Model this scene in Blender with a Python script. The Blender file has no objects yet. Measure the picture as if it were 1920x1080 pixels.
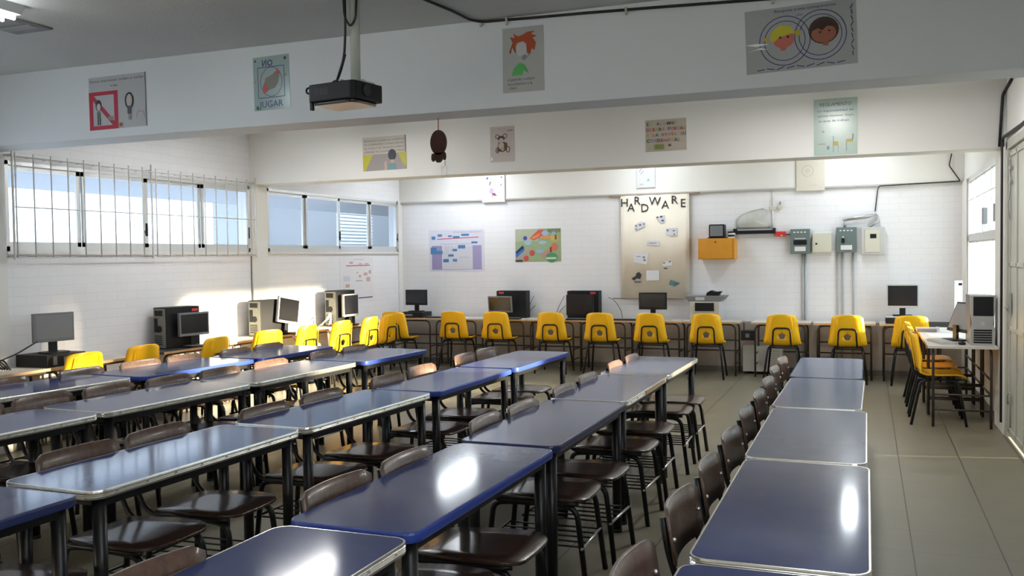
import bpy, bmesh, math, random
from mathutils import Vector, Matrix
random.seed(7)
S = bpy.context.scene
COL = S.collection
PI = math.pi

# ------------------------------------------------------------------ camera
CH = 1.6129
F_PX = 1726.3
cam_d = bpy.data.cameras.new('camera')
cam_d.sensor_fit = 'HORIZONTAL'; cam_d.sensor_width = 36.0
cam_d.lens = F_PX / 1920 * 36.0
cam_d.clip_start = 0.05; cam_d.clip_end = 300
cam = bpy.data.objects.new('camera', cam_d); COL.objects.link(cam)
R_ = Vector((0.93308907, 0.35939964, -0.01329228))
U_ = Vector((4.65155008e-04, 3.57533689e-02, 9.99360536e-01))
F_ = Vector((-0.35964506, 0.93249858, -0.0331939))
M = Matrix((R_, U_, -F_)).transposed().to_4x4()
M.translation = Vector((0, 0, CH))
cam.matrix_world = M
S.camera = cam

# ------------------------------------------------------------------ world, sun, exposure
S.view_settings.view_transform = 'Standard'
S.view_settings.look = 'None'
S.view_settings.gamma = 1.0
S.view_settings.use_curve_mapping = False
S.view_settings.exposure = 0.62
world = bpy.data.worlds.new('sky'); S.world = world
world.use_nodes = True
nt = world.node_tree; nt.nodes.clear()
wo = nt.nodes.new('ShaderNodeOutputWorld'); bg = nt.nodes.new('ShaderNodeBackground')
bg.inputs['Color'].default_value = (0.76, 0.88, 1.0, 1); bg.inputs['Strength'].default_value = 3.2
nt.links.new(bg.outputs[0], wo.inputs[0])

sun_d = bpy.data.lights.new('sun', 'SUN'); sun_d.energy = 30.0; sun_d.angle = math.radians(3.2)
sun_d.color = (1.0, 0.80, 0.54)
sun = bpy.data.objects.new('sun', sun_d); COL.objects.link(sun)
sun.rotation_euler = Vector((-8.0, -1.7, -1.35)).to_track_quat('-Z', 'Y').to_euler()
sun.location = (20, 14, 6)

S.cycles.use_denoising = True
S.cycles.max_bounces = 10
S.cycles.diffuse_bounces = 6
S.cycles.transparent_max_bounces = 12
S.cycles.sample_clamp_indirect = 8.0
S.cycles.caustics_reflective = False
S.cycles.caustics_refractive = False

# ceiling lamps: x, y, watts of the fixture
COOL, WARM = (.66, .83, 1.0), (1.0, .97, .93)
LAMP_POS = [(-4.72, 3.46, 5, COOL), (-0.2, 1.2, 3, COOL), (-5.2, 7.6, 18, WARM), (-0.3, 7.6, 26, WARM), (-5.5, 12.0, 12, (.82, .90, 1)), (-0.2, 12.0, 6, (.82, .9, 1)), (-2.85, 12.0, 5, (.82, .9, 1))]

# ------------------------------------------------------------------ room numbers
XL, XR, YB, YF, ZC = -6.86, 1.143, 12.95, -2.0, 3.13
B1Y, B1Z = 5.48, 2.566
B2Y, B2Z = 9.15, 2.52

# ------------------------------------------------------------------ materials
MATS = {}
def pbr(name, col, rough=0.5, metal=0.0, spec=0.5, coat=0.0, coat_rough=0.1, noise=0.0, nscale=20, bump=0.0, bscale=60, rvar=0.0):
    if name in MATS: return MATS[name]
    m = bpy.data.materials.new(name); m.use_nodes = True
    n = m.node_tree; b = n.nodes['Principled BSDF']
    b.inputs['Base Color'].default_value = (*col, 1)
    b.inputs['Roughness'].default_value = rough
    b.inputs['Metallic'].default_value = metal
    b.inputs['Specular IOR Level'].default_value = spec
    b.inputs['Coat Weight'].default_value = coat
    b.inputs['Coat Roughness'].default_value = coat_rough
    tc = n.nodes.new('ShaderNodeTexCoord')
    if noise or rvar:
        t = n.nodes.new('ShaderNodeTexNoise'); t.inputs['Scale'].default_value = nscale; t.inputs['Detail'].default_value = 4
        n.links.new(tc.outputs['Object'], t.inputs['Vector'])
        if noise:
            mx = n.nodes.new('ShaderNodeMix'); mx.data_type = 'RGBA'
            mx.inputs['A'].default_value = (*[c * (1 - noise) for c in col], 1)
            mx.inputs['B'].default_value = (*[min(1, c * (1 + noise)) for c in col], 1)
            n.links.new(t.outputs['Fac'], mx.inputs['Factor']); n.links.new(mx.outputs['Result'], b.inputs['Base Color'])
        if rvar:
            mr = n.nodes.new('ShaderNodeMapRange'); mr.inputs['To Min'].default_value = rough - rvar; mr.inputs['To Max'].default_value = rough + rvar
            mr.inputs['From Min'].default_value = .3; mr.inputs['From Max'].default_value = .7
            n.links.new(t.outputs['Fac'], mr.inputs['Value']); n.links.new(mr.outputs['Result'], b.inputs['Roughness'])
    if bump:
        t2 = n.nodes.new('ShaderNodeTexNoise'); t2.inputs['Scale'].default_value = bscale; t2.inputs['Detail'].default_value = 3
        n.links.new(tc.outputs['Object'], t2.inputs['Vector'])
        bp = n.nodes.new('ShaderNodeBump'); bp.inputs['Strength'].default_value = bump; bp.inputs['Distance'].default_value = 0.004
        n.links.new(t2.outputs['Fac'], bp.inputs['Height']); n.links.new(bp.outputs[0], b.inputs['Normal'])
    MATS[name] = m
    return m

def brick_paint(name, col, axis, low_tone=None):
    """painted brick wall; axis = the world axis the courses run along"""
    m = bpy.data.materials.new(name); m.use_nodes = True
    n = m.node_tree; b = n.nodes['Principled BSDF']
    geo = n.nodes.new('ShaderNodeNewGeometry'); sep = n.nodes.new('ShaderNodeSeparateXYZ'); com = n.nodes.new('ShaderNodeCombineXYZ')
    n.links.new(geo.outputs['Position'], sep.inputs[0])
    n.links.new(sep.outputs[axis], com.inputs[0]); n.links.new(sep.outputs[2], com.inputs[1])
    br = n.nodes.new('ShaderNodeTexBrick'); br.inputs['Scale'].default_value = 1.0
    br.inputs['Brick Width'].default_value = 0.26; br.inputs['Row Height'].default_value = 0.083
    br.inputs['Mortar Size'].default_value = 0.0035; br.inputs['Mortar Smooth'].default_value = 0.6
    br.inputs['Color1'].default_value = (*col, 1); br.inputs['Color2'].default_value = (*[c * .985 for c in col], 1)
    br.inputs['Mortar'].default_value = (*[c * .90 for c in col], 1)
    n.links.new(com.outputs[0], br.inputs['Vector'])
    nz = n.nodes.new('ShaderNodeTexNoise'); nz.inputs['Scale'].default_value = 1.4; nz.inputs['Detail'].default_value = 6
    n.links.new(geo.outputs['Position'], nz.inputs['Vector'])
    mr = n.nodes.new('ShaderNodeMapRange'); mr.inputs['To Min'].default_value = 0.93; mr.inputs['To Max'].default_value = 1.04
    n.links.new(nz.outputs['Fac'], mr.inputs['Value'])
    mx = n.nodes.new('ShaderNodeMix'); mx.data_type = 'RGBA'; mx.blend_type = 'MULTIPLY'; mx.inputs['Factor'].default_value = 1
    n.links.new(br.outputs['Color'], mx.inputs['A']); n.links.new(mr.outputs['Result'], mx.inputs['B'])
    res = mx.outputs['Result']
    if low_tone:      # the lower courses are darker up to a set height
        lt = n.nodes.new('ShaderNodeMath'); lt.operation = 'LESS_THAN'; lt.inputs[1].default_value = low_tone[0]; n.links.new(sep.outputs[2], lt.inputs[0])
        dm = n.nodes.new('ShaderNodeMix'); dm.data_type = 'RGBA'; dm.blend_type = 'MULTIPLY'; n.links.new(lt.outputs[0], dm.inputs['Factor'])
        n.links.new(res, dm.inputs['A']); dm.inputs['B'].default_value = (*low_tone[1], 1); res = dm.outputs['Result']
    n.links.new(res, b.inputs['Base Color'])
    b.inputs['Roughness'].default_value = 0.55
    bp = n.nodes.new('ShaderNodeBump'); bp.invert = True; bp.inputs['Strength'].default_value = 0.25; bp.inputs['Distance'].default_value = 0.004
    n.links.new(br.outputs['Fac'], bp.inputs['Height']); n.links.new(bp.outputs[0], b.inputs['Normal'])
    MATS[name] = m
    return m

def tile_floor():
    m = bpy.data.materials.new('floor_tile'); m.use_nodes = True
    n = m.node_tree; b = n.nodes['Principled BSDF']; L = n.links.new
    geo = n.nodes.new('ShaderNodeNewGeometry'); sep = n.nodes.new('ShaderNodeSeparateXYZ'); L(geo.outputs['Position'], sep.inputs[0])
    def line(out, off, pitch, half):
        a = n.nodes.new('ShaderNodeMath'); a.operation = 'SUBTRACT'; L(out, a.inputs[0]); a.inputs[1].default_value = off
        d = n.nodes.new('ShaderNodeMath'); d.operation = 'PINGPONG'; L(a.outputs[0], d.inputs[0]); d.inputs[1].default_value = pitch / 2
        r = n.nodes.new('ShaderNodeMapRange'); L(d.outputs[0], r.inputs['Value'])
        r.inputs['From Min'].default_value = half * .5; r.inputs['From Max'].default_value = half; r.inputs['To Min'].default_value = 1; r.inputs['To Max'].default_value = 0
        return r.outputs['Result']
    lx = line(sep.outputs[0], 0.231, 0.4413, 0.0050)
    ly = line(sep.outputs[1], 7.409, 0.411, 0.0040)
    nz = n.nodes.new('ShaderNodeTexNoise'); nz.inputs['Scale'].default_value = 2.2; nz.inputs['Detail'].default_value = 8; nz.inputs['Roughness'].default_value = .65
    L(geo.outputs['Position'], nz.inputs['Vector'])
    base = n.nodes.new('ShaderNodeValToRGB'); L(nz.outputs['Fac'], base.inputs[0])
    base.color_ramp.elements[0].position = .3; base.color_ramp.elements[0].color = (.165, .15, .105, 1)
    base.color_ramp.elements[1].position = .7; base.color_ramp.elements[1].color = (.225, .205, .148, 1)
    m1 = n.nodes.new('ShaderNodeMix'); m1.data_type = 'RGBA'; L(base.outputs[0], m1.inputs['A']); m1.inputs['B'].default_value = (.12, .105, .08, 1)
    sc = n.nodes.new('ShaderNodeMath'); sc.operation = 'MULTIPLY'; sc.inputs[1].default_value = .75; L(ly, sc.inputs[0]); L(sc.outputs[0], m1.inputs['Factor'])
    m2 = n.nodes.new('ShaderNodeMix'); m2.data_type = 'RGBA'; L(m1.outputs['Result'], m2.inputs['A']); m2.inputs['B'].default_value = (.04, .035, .028, 1); L(lx, m2.inputs['Factor'])
    L(m2.outputs['Result'], b.inputs['Base Color'])
    mr = n.nodes.new('ShaderNodeMapRange'); L(nz.outputs['Fac'], mr.inputs['Value']); mr.inputs['To Min'].default_value = .30; mr.inputs['To Max'].default_value = .5
    L(mr.outputs['Result'], b.inputs['Roughness'])
    return m

def wood(name, c1, c2, rough=0.3, coat=0.3, scale=(3, 40, 40)):
    if name in MATS: return MATS[name]
    m = bpy.data.materials.new(name); m.use_nodes = True
    n = m.node_tree; b = n.nodes['Principled BSDF']; L = n.links.new
    tc = n.nodes.new('ShaderNodeTexCoord'); mp = n.nodes.new('ShaderNodeMapping'); mp.inputs['Scale'].default_value = scale
    L(tc.outputs['Object'], mp.inputs[0])
    nz = n.nodes.new('ShaderNodeTexNoise'); nz.inputs['Scale'].default_value = 1.0; nz.inputs['Detail'].default_value = 5; nz.inputs['Distortion'].default_value = .6
    L(mp.outputs[0], nz.inputs['Vector'])
    cr = n.nodes.new('ShaderNodeValToRGB'); cr.color_ramp.elements[0].position = .35; cr.color_ramp.elements[1].position = .68
    cr.color_ramp.elements[0].color = (*c1, 1); cr.color_ramp.elements[1].color = (*c2, 1)
    L(nz.outputs['Fac'], cr.inputs[0]); L(cr.outputs[0], b.inputs['Base Color'])
    b.inputs['Roughness'].default_value = rough; b.inputs['Coat Weight'].default_value = coat; b.inputs['Coat Roughness'].default_value = .12
    MATS[name] = m
    return m

def laminate(name, c1, c2, rough=.10):
    if name in MATS: return MATS[name]
    m = bpy.data.materials.new(name); m.use_nodes = True
    n = m.node_tree; b = n.nodes['Principled BSDF']; L = n.links.new
    geo = n.nodes.new('ShaderNodeNewGeometry')
    nz = n.nodes.new('ShaderNodeTexNoise'); nz.inputs['Scale'].default_value = 3.0; nz.inputs['Detail'].default_value = 6
    L(geo.outputs['Position'], nz.inputs['Vector'])
    cr = n.nodes.new('ShaderNodeValToRGB'); cr.color_ramp.elements[0].position = .3; cr.color_ramp.elements[1].position = .7
    cr.color_ramp.elements[0].color = (*c1, 1); cr.color_ramp.elements[1].color = (*c2, 1)
    L(nz.outputs['Fac'], cr.inputs[0]); L(cr.outputs[0], b.inputs['Base Color'])
    b.inputs['Roughness'].default_value = rough
    b.inputs['Specular IOR Level'].default_value = .09
    MATS[name] = m
    return m

def frosted_glass(name, tint, clear):
    m = bpy.data.materials.new(name); m.use_nodes = True
    n = m.node_tree; n.nodes.clear(); L = n.links.new
    o = n.nodes.new('ShaderNodeOutputMaterial'); tr = n.nodes.new('ShaderNodeBsdfTransparent'); tl = n.nodes.new('ShaderNodeBsdfTranslucent'); gl = n.nodes.new('ShaderNodeBsdfGlossy')
    tr.inputs[0].default_value = (*tint, 1); tl.inputs[0].default_value = (*tint, 1); gl.inputs['Roughness'].default_value = .12
    a = n.nodes.new('ShaderNodeMixShader'); a.inputs[0].default_value = clear; L(tl.outputs[0], a.inputs[1]); L(tr.outputs[0], a.inputs[2])
    c = n.nodes.new('ShaderNodeMixShader'); c.inputs[0].default_value = .05; L(a.outputs[0], c.inputs[1]); L(gl.outputs[0], c.inputs[2])
    L(c.outputs[0], o.inputs[0])
    MATS[name] = m
    return m

WALLC = (.795, .79, .81)
M_WL = brick_paint('painted_brick_side', WALLC, 1)
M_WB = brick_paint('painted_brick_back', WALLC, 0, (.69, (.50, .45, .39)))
M_PL = pbr('painted_plaster', (.77, .77, .75), .6, noise=.05, nscale=1.7, bump=.15, bscale=25)
M_PLB = pbr('painted_beam_plaster', (.75, .735, .705), .55, noise=.05, nscale=1.3, bump=.12, bscale=20)
M_PLN = pbr('cool_lit_beam_plaster', (.68, .725, .765), .55, noise=.05, nscale=1.3, bump=.12, bscale=20)  # bluish cast of the cool front light put into the near beam colour
M_CEIL = pbr('rough_ceiling_plaster', (.62, .63, .61), .8, noise=.06, nscale=2.0, bump=.5, bscale=45)
M_FLOOR = tile_floor()
M_ALU = pbr('aluminium', (.66, .67, .67), .42, .45)
M_WHITEM = pbr('white_painted_metal', (.62, .61, .57), .45, noise=.12, nscale=9)
M_GLASS = frosted_glass('frosted_window_glass', (.93, .96, 1.0), .86)
M_GLASS2 = frosted_glass('clear_window_glass', (.93, .97, .97), 1.0)
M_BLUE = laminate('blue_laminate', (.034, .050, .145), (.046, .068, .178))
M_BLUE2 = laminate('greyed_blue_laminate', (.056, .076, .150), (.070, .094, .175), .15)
M_CHROME = pbr('ribbed_aluminium_trim', (.66, .65, .61), .25, .9, noise=.2, nscale=30)
M_BEDGE = pbr('blue_plastic_edge', (.025, .055, .30), .3)
M_DEDGE = pbr('dark_blue_edge', (.02, .03, .10), .35)
M_WEDGE = wood('bare_chipboard_edge', (.45, .30, .16), (.62, .45, .27), .6, 0)
M_BLACK = pbr('black_painted_steel', (.009, .009, .010), .34, .0, spec=.35)
M_RUB = pbr('black_rubber', (.015, .015, .015), .7)
M_CHR = pbr('polished_chrome', (.85, .85, .85), .28, .8)
M_SEAT = wood('dark_plywood', (.030, .016, .012), (.055, .030, .021), .26, .2)
M_BACKR = wood('worn_plywood', (.070, .040, .030), (.120, .070, .050), .38, .15)
M_YEL = pbr('yellow_plastic', (1.0, .53, .010), .33, noise=.06, nscale=5)
M_BROWNM = pbr('brown_painted_steel', (.045, .032, .028), .4)
M_DESK = pbr('white_desk_laminate', (.62, .58, .52), .35, noise=.05, nscale=6)
M_DESKED = wood('beech_desk_edge', (.42, .26, .13), (.60, .40, .22), .45, .1)
M_BPL = pbr('black_plastic', (.013, .013, .015), .5, spec=.22)
M_SCR = pbr('dark_screen', (.014, .014, .017), .16, spec=.5)
M_SCRG = pbr('dusty_screen', (.22, .22, .235), .45, spec=.4)
M_GPL = pbr('grey_plastic', (.17, .175, .19), .45)
M_LPL = pbr('light_grey_plastic', (.50, .50, .48), .45)
M_SIL = pbr('silver_plastic', (.42, .42, .42), .32, .3)
M_BEIGE = pbr('galvanised_panel', (.20, .20, .165), .5, .2, noise=.35, nscale=40)
M_PANEL = pbr('grey_green_enamel', (.13, .17, .165), .4)
M_CREAM = pbr('cream_enamel', (.60, .58, .48), .45)
M_OR = pbr('orange_wood_box', (.62, .27, .02), .45, noise=.12, nscale=8)
M_RED = pbr('red_plastic', (.60, .03, .03), .4)
M_WIRE = pbr('grey_conduit', (.40, .41, .41), .5)
M_CABLE = pbr('black_cable', (.012, .012, .013), .5)
M_CLOTH = pbr('cream_cloth', (.80, .73, .62), .85, noise=.06, nscale=3, bump=.3, bscale=12)
M_STICK = wood('wooden_rod', (.32, .23, .16), (.45, .34, .25), .6, 0)
M_DOOR = pbr('grey_green_door_paint', (.46, .46, .40), .4, noise=.12, nscale=4)
M_POLE = pbr('pale_green_steel', (.42, .47, .43), .45, noise=.12, nscale=12)
M_BRN = pbr('brown_felt', (.055, .022, .012), .9)
M_CONC = pbr('outside_concrete', (.62, .62, .60), .9, noise=.15, nscale=1.5)
M_OWALL = pbr('outside_pale_wall', (.20, .225, .25), .9, noise=.08, nscale=.8)
M_ROOF = pbr('outside_roof_sheet', (.34, .38, .45), .8)
M_LAMPH = pbr('lamp_housing', (.60, .62, .62), .4)
M_VENT = pbr('grey_vent_metal', (.16, .16, .155), .5, noise=.3, nscale=15)

def inkm(c, rough=.5):
    return pbr('ink_%03d_%03d_%03d' % tuple(int(v * 255) for v in c), c, rough)

# ------------------------------------------------------------------ mesh builder
class MB:
    def __init__(s): s.v = []; s.f = []; s.m = []; s.sm = []
    def add(s, vs, fs, m=0, smooth=False):
        b = len(s.v); s.v += [tuple(v) for v in vs]
        for f in fs: s.f.append([b + i for i in f]); s.m.append(m); s.sm.append(smooth)
        return s
    def box(s, x0, x1, y0, y1, z0, z1, m=0):
        vs = [(x, y, z) for x in (x0, x1) for y in (y0, y1) for z in (z0, z1)]
        return s.add(vs, [(0, 1, 3, 2), (4, 6, 7, 5), (0, 4, 5, 1), (2, 3, 7, 6), (0, 2, 6, 4), (1, 5, 7, 3)], m)
    def prism(s, pts, z0, z1, m=0, M4=None, smooth=False):
        n = len(pts); vs = [(p[0], p[1], z0) for p in pts] + [(p[0], p[1], z1) for p in pts]
        if M4 is not None: vs = [tuple(M4 @ Vector(v)) for v in vs]
        s.add(vs, [tuple(range(n - 1, -1, -1)), tuple(range(n, 2 * n))], m)
        b = len(s.v) - 2 * n
        for i in range(n):
            j = (i + 1) % n; s.f.append([b + i, b + j, b + n + j, b + n + i]); s.m.append(m); s.sm.append(smooth)
        return s
    def tube(s, pts, r, seg=8, m=0, closed=False, r2=None):
        P = [Vector(p) for p in pts]; n = len(P)
        up = None; rings = []
        for i in range(n):
            if closed: t = (P[(i + 1) % n] - P[i - 1]).normalized()
            elif i == 0: t = (P[1] - P[0]).normalized()
            elif i == n - 1: t = (P[-1] - P[-2]).normalized()
            else: t = ((P[i + 1] - P[i]).normalized() + (P[i] - P[i - 1]).normalized()).normalized()
            if up is None:
                up = Vector((0, 0, 1)) if abs(t.z) < .9 else Vector((1, 0, 0))
            up = (up - t * up.dot(t))
            up = up.normalized() if up.length > 1e-6 else t.orthogonal().normalized()
            sd = t.cross(up)
            rr = r if r2 is None else r + (r2 - r) * i / (n - 1)
            rings.append([P[i] + (up * math.cos(a) + sd * math.sin(a)) * rr for a in [2 * PI * k / seg for k in range(seg)]])
        b = len(s.v)
        for rg in rings: s.v += [tuple(v) for v in rg]
        for i in range(n if closed else n - 1):
            j = (i + 1) % n
            for k in range(seg):
                l = (k + 1) % seg
                s.f.append([b + i * seg + k, b + i * seg + l, b + j * seg + l, b + j * seg + k]); s.m.append(m); s.sm.append(True)
        if not closed:
            s.f.append([b + k for k in range(seg - 1, -1, -1)]); s.m.append(m); s.sm.append(False)
            s.f.append([b + (n - 1) * seg + k for k in range(seg)]); s.m.append(m); s.sm.append(False)
        return s
    def cyl(s, p0, p1, r, seg=12, m=0, r2=None): return s.tube([p0, p1], r, seg, m, r2=r2)
    def disc(s, cx, cy, rx, ry, z0, z1, m=0, seg=20, M4=None):
        return s.prism([(cx + rx * math.cos(2 * PI * k / seg), cy + ry * math.sin(2 * PI * k / seg)) for k in range(seg)], z0, z1, m, M4)
    def sphere(s, c, r, m=0, sx=1, sy=1, sz=1, u=12, w=8):
        vs = []; fs = []
        for i in range(w + 1):
            th = PI * i / w
            for k in range(u):
                a = 2 * PI * k / u
                vs.append((c[0] + r * sx * math.sin(th) * math.cos(a), c[1] + r * sy * math.sin(th) * math.sin(a), c[2] + r * sz * math.cos(th)))
        for i in range(w):
            for k in range(u):
                l = (k + 1) % u
                fs.append((i * u + k, i * u + l, (i + 1) * u + l, (i + 1) * u + k))
        return s.add(vs, fs, m, True)
    def sweep(s, outline, prof, m=0):
        """closed 2D outline swept with a closed profile of (outward, z)"""
        n = len(outline); k = len(prof); b = len(s.v)
        for i in range(n):
            p0 = Vector(outline[i - 1]); p1 = Vector(outline[i]); p2 = Vector(outline[(i + 1) % n])
            t = (p2 - p0).normalized(); nrm = Vector((t.y, -t.x))
            for (o, z) in prof: s.v.append((p1.x + nrm.x * o, p1.y + nrm.y * o, z))
        for i in range(n):
            j = (i + 1) % n
            for q in range(k):
                w = (q + 1) % k
                s.f.append([b + i * k + q, b + j * k + q, b + j * k + w, b + i * k + w]); s.m.append(m); s.sm.append(False)
        return s
    def build(s, name, mats, parent=None, loc=(0, 0, 0), rz=0.0, bevel=0.0, rot=None):
        me = bpy.data.meshes.new(name)
        me.from_pydata(s.v, [], s.f)
        if not isinstance(mats, (list, tuple)): mats = [mats]
        for m in mats: me.materials.append(m)
        for i, p in enumerate(me.polygons): p.material_index = s.m[i]; p.use_smooth = s.sm[i]
        bm = bmesh.new(); bm.from_mesh(me)
        bmesh.ops.recalc_face_normals(bm, faces=bm.faces)
        if bevel:
            ed = [e for e in bm.edges if len(e.link_faces) == 2 and e.calc_face_angle(0) > .9]
            bmesh.ops.bevel(bm, geom=ed, offset=bevel, segments=2, profile=.6, affect='EDGES', clamp_overlap=True)
        bm.to_mesh(me); bm.free()
        o = bpy.data.objects.new(name, me); COL.objects.link(o)
        o.location = loc
        o.rotation_euler = rot if rot else (0, 0, rz)
        if parent: o.parent = parent
        return o

def rrect(x0, x1, y0, y1, r, k=5):
    pts = []
    for cx, cy, a0 in ((x1 - r, y1 - r, 0), (x0 + r, y1 - r, 90), (x0 + r, y0 + r, 180), (x1 - r, y0 + r, 270)):
        for i in range(k + 1):
            a = math.radians(a0 + 90 * i / k); pts.append((cx + r * math.cos(a), cy + r * math.sin(a)))
    return pts

def bend(pts, r, k=4):
    """round the inner corners of a 3D polyline"""
    P = [Vector(p) for p in pts]; out = [P[0]]
    for i in range(1, len(P) - 1):
        a = (P[i - 1] - P[i]); c = (P[i + 1] - P[i]); d = min(r, a.length * .45, c.length * .45)
        p0 = P[i] + a.normalized() * d; p2 = P[i] + c.normalized() * d
        for q in range(k + 1):
            t = q / k; out.append(p0 * (1 - t) ** 2 + P[i] * 2 * t * (1 - t) + p2 * t * t)
    out.append(P[-1])
    return out

def tag(o, label=None, cat=None, group=None, kind=None):
    if label: o['label'] = label
    if cat: o['category'] = cat
    if group: o['group'] = group
    if kind: o['kind'] = kind
    return o

def thing(name, label, cat, loc=(0, 0, 0), rz=0.0, group=None):
    o = bpy.data.objects.new(name, None); COL.objects.link(o)
    o.empty_display_size = .1; o.location = loc; o.rotation_euler = (0, 0, rz)
    return tag(o, label, cat, group)

def struct(name, mb, mats, label=None, **k):
    o = mb.build(name, mats, **k); o['kind'] = 'structure'
    if label: o['label'] = label
    return o

def copy_tree(o, parent=None):
    c = o.copy(); COL.objects.link(c)
    if parent: c.parent = parent
    for ch in o.children: copy_tree(ch, c)
    return c

_used = set()
def place(proto, loc, rz, label, group=None):
    """first use moves the prototype itself, later uses copy it with its parts"""
    if proto.name in _used: o = copy_tree(proto)
    else: o = proto; _used.add(proto.name)
    o.location = loc; o.rotation_euler = (0, 0, rz); o['label'] = label
    if group: o['group'] = group
    return o

# ------------------------------------------------------------------ setting: floor, ceiling, walls, beams
struct('floor', MB().box(XL - .15, XR + .15, YF - .15, YB + .15, -.12, 0), M_FLOOR)
struct('ceiling', MB().box(XL - .15, XR + .15, YF - .15, YB + .15, ZC, ZC + .15), M_CEIL)
W1 = (5.79, 9.12, 1.72, 2.50); W2 = (9.47, 12.83, 1.72, 2.50); W0 = (1.9, 5.2, 1.72, 2.50); W00 = (-1.6, 1.6, 1.72, 2.50)
mb = MB()
mb.box(XL - .15, XL, YF, YB + .15, 0, 1.72); mb.box(XL - .15, XL, YF, YB + .15, 2.50, ZC)
ys = [YF] + [v for w in (W00, W0, W1, W2) for v in w[:2]] + [YB + .15]
for i in range(0, len(ys), 2): mb.box(XL - .15, XL, ys[i], ys[i + 1], 1.72, 2.50)
struct('wall_left', mb, M_WL)
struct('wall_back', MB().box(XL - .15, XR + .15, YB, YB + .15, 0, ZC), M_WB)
struct('wall_front', MB().box(XL - .15, XR + .15, YF - .15, YF, 0, ZC), M_PL)
# right wall: window 9.6..12.42, door 7.2..9.02, added rear window
mb = MB()
WR = (9.62, 12.42, .80, 2.50); DR = (7.10, 9.0, 0, 2.52); WRF = (-1.4, 1.8, 1.5, 2.5)
for a, b_ in ((YF, WRF[0]), (WRF[1], DR[0]), (DR[1], WR[0]), (WR[1], YB + .15)): mb.box(XR, XR + .15, a, b_, 0, ZC)
mb.box(XR, XR + .15, WR[0], WR[1], 0, WR[2]); mb.box(XR, XR + .15, WR[0], WR[1], WR[3], ZC)
mb.box(XR, XR + .15, DR[0], DR[1], DR[3], ZC)
mb.box(XR, XR + .15, WRF[0], WRF[1], 0, WRF[2]); mb.box(XR, XR + .15, WRF[0], WRF[1], WRF[3], ZC)
struct('wall_right', mb, M_PL)
struct('beam_near', MB().box(XL, XR, B1Y, B1Y + .30, B1Z, ZC), M_PLN, bevel=.006)
struct('beam_far', MB().box(XL, XR, B2Y, B2Y + .30, B2Z, ZC), M_PLB, bevel=.006)
struct('beam_back', MB().box(XL, XR, YB - .035, YB, 2.495, ZC), M_PLB, bevel=.005)
for nm, y in (('column_near', B1Y), ('column_far', B2Y), ('column_back', YB - .12)):
    struct(nm, MB().box(XL, XL + .025, y, y + (.30 if nm != 'column_back' else .12), 0, 2.52), M_PLB, bevel=.004)
struct('column_right', MB().box(XR - .03, XR, DR[1] + .03, WR[0], 0, B2Z), M_PLB, bevel=.004)
struct('column_corner_right', MB().box(XR - .02, XR, WR[1], YB, 0, 2.49), M_PLB, bevel=.004)
# mouldings
struct('trim_1', MB().box(XL, XR, YB - .05, YB - .035, 2.480, 2.50), pbr('grey_trim', (.45, .44, .42), .6), label=None)
for k_, y_ in enumerate((B1Y - .008, B1Y + .304, B2Y - .008, B2Y + .304)):
    struct('trim_%d' % (k_ + 2), MB().box(XL, XL + .006, y_ - .005, y_ + .005, 0, 1.70), pbr('dark_joint', (.10, .09, .08), .8))
struct('baseboard_back', MB().box(XL, XR, YB - .012, YB, 0, .07), pbr('dark_skirting', (.16, .145, .125), .6))
struct('baseboard_left', MB().box(XL, XL + .012, YF, YB - .12, 0, .07), MATS['dark_skirting'])
struct('baseboard_right', MB().box(XR - .012, XR, DR[1] + .62, YB - .012, 0, .07), MATS['dark_skirting'])

# ------------------------------------------------------------------ windows
def win_left(idx, W, pane_mat, latch=True):
    y0, y1, z0, z1 = W; x = XL - .02
    fr = MB(); t = .035
    fr.box(x - .03, x + .03, y0, y1, z0, z0 + .045); fr.box(x - .03, x + .03, y0, y1, z1 - .035, z1)
    fr.box(x - .03, x + .03, y0, y0 + t, z0, z1); fr.box(x - .03, x + .03, y1 - t, y1, z0, z1)
    o = struct('window_%d' % idx, fr, M_ALU)
    q = (y1 - y0) / 4
    for k in range(4):
        a, b = y0 + q * k, y0 + q * (k + 1)
        xx = x + (.012 if k % 2 else -.008)
        s = MB(); e = .034
        s.box(xx - .011, xx + .011, a + .004, b, z0 + .045, z0 + .085); s.box(xx - .011, xx + .011, a + .004, b, z1 - .075, z1 - .035)
        s.box(xx - .011, xx + .011, a + .004, a + e, z0 + .045, z1 - .035); s.box(xx - .011, xx + .011, b - e - .012, b, z0 + .045, z1 - .035)
        sash = s.build('window_sash', M_ALU, o)
        MB().box(xx - .002, xx + .002, a + e, b - e, z0 + .085, z1 - .065).build('pane', pane_mat, sash)
        if k % 2 and latch:
            MB().box(xx + .011, xx + .022, b - .026, b - .008, z0 + .16, z0 + .29).box(xx + .02, xx + .03, b - .05, b - .02, z0 + .19, z0 + .215).build('latch', M_BPL, sash)
    MB().box(x - .06, XL + .03, y0 - .01, y1 + .01, z0 - .025, z0).build('window_sill', M_PLB, o)
    return o
win_left(1, W1, M_GLASS); win_left(2, W2, M_GLASS); win_left(3, W0, M_GLASS, False); win_left(4, W00, M_GLASS, False)  # the last two are out of view, added to light the front bays

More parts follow.
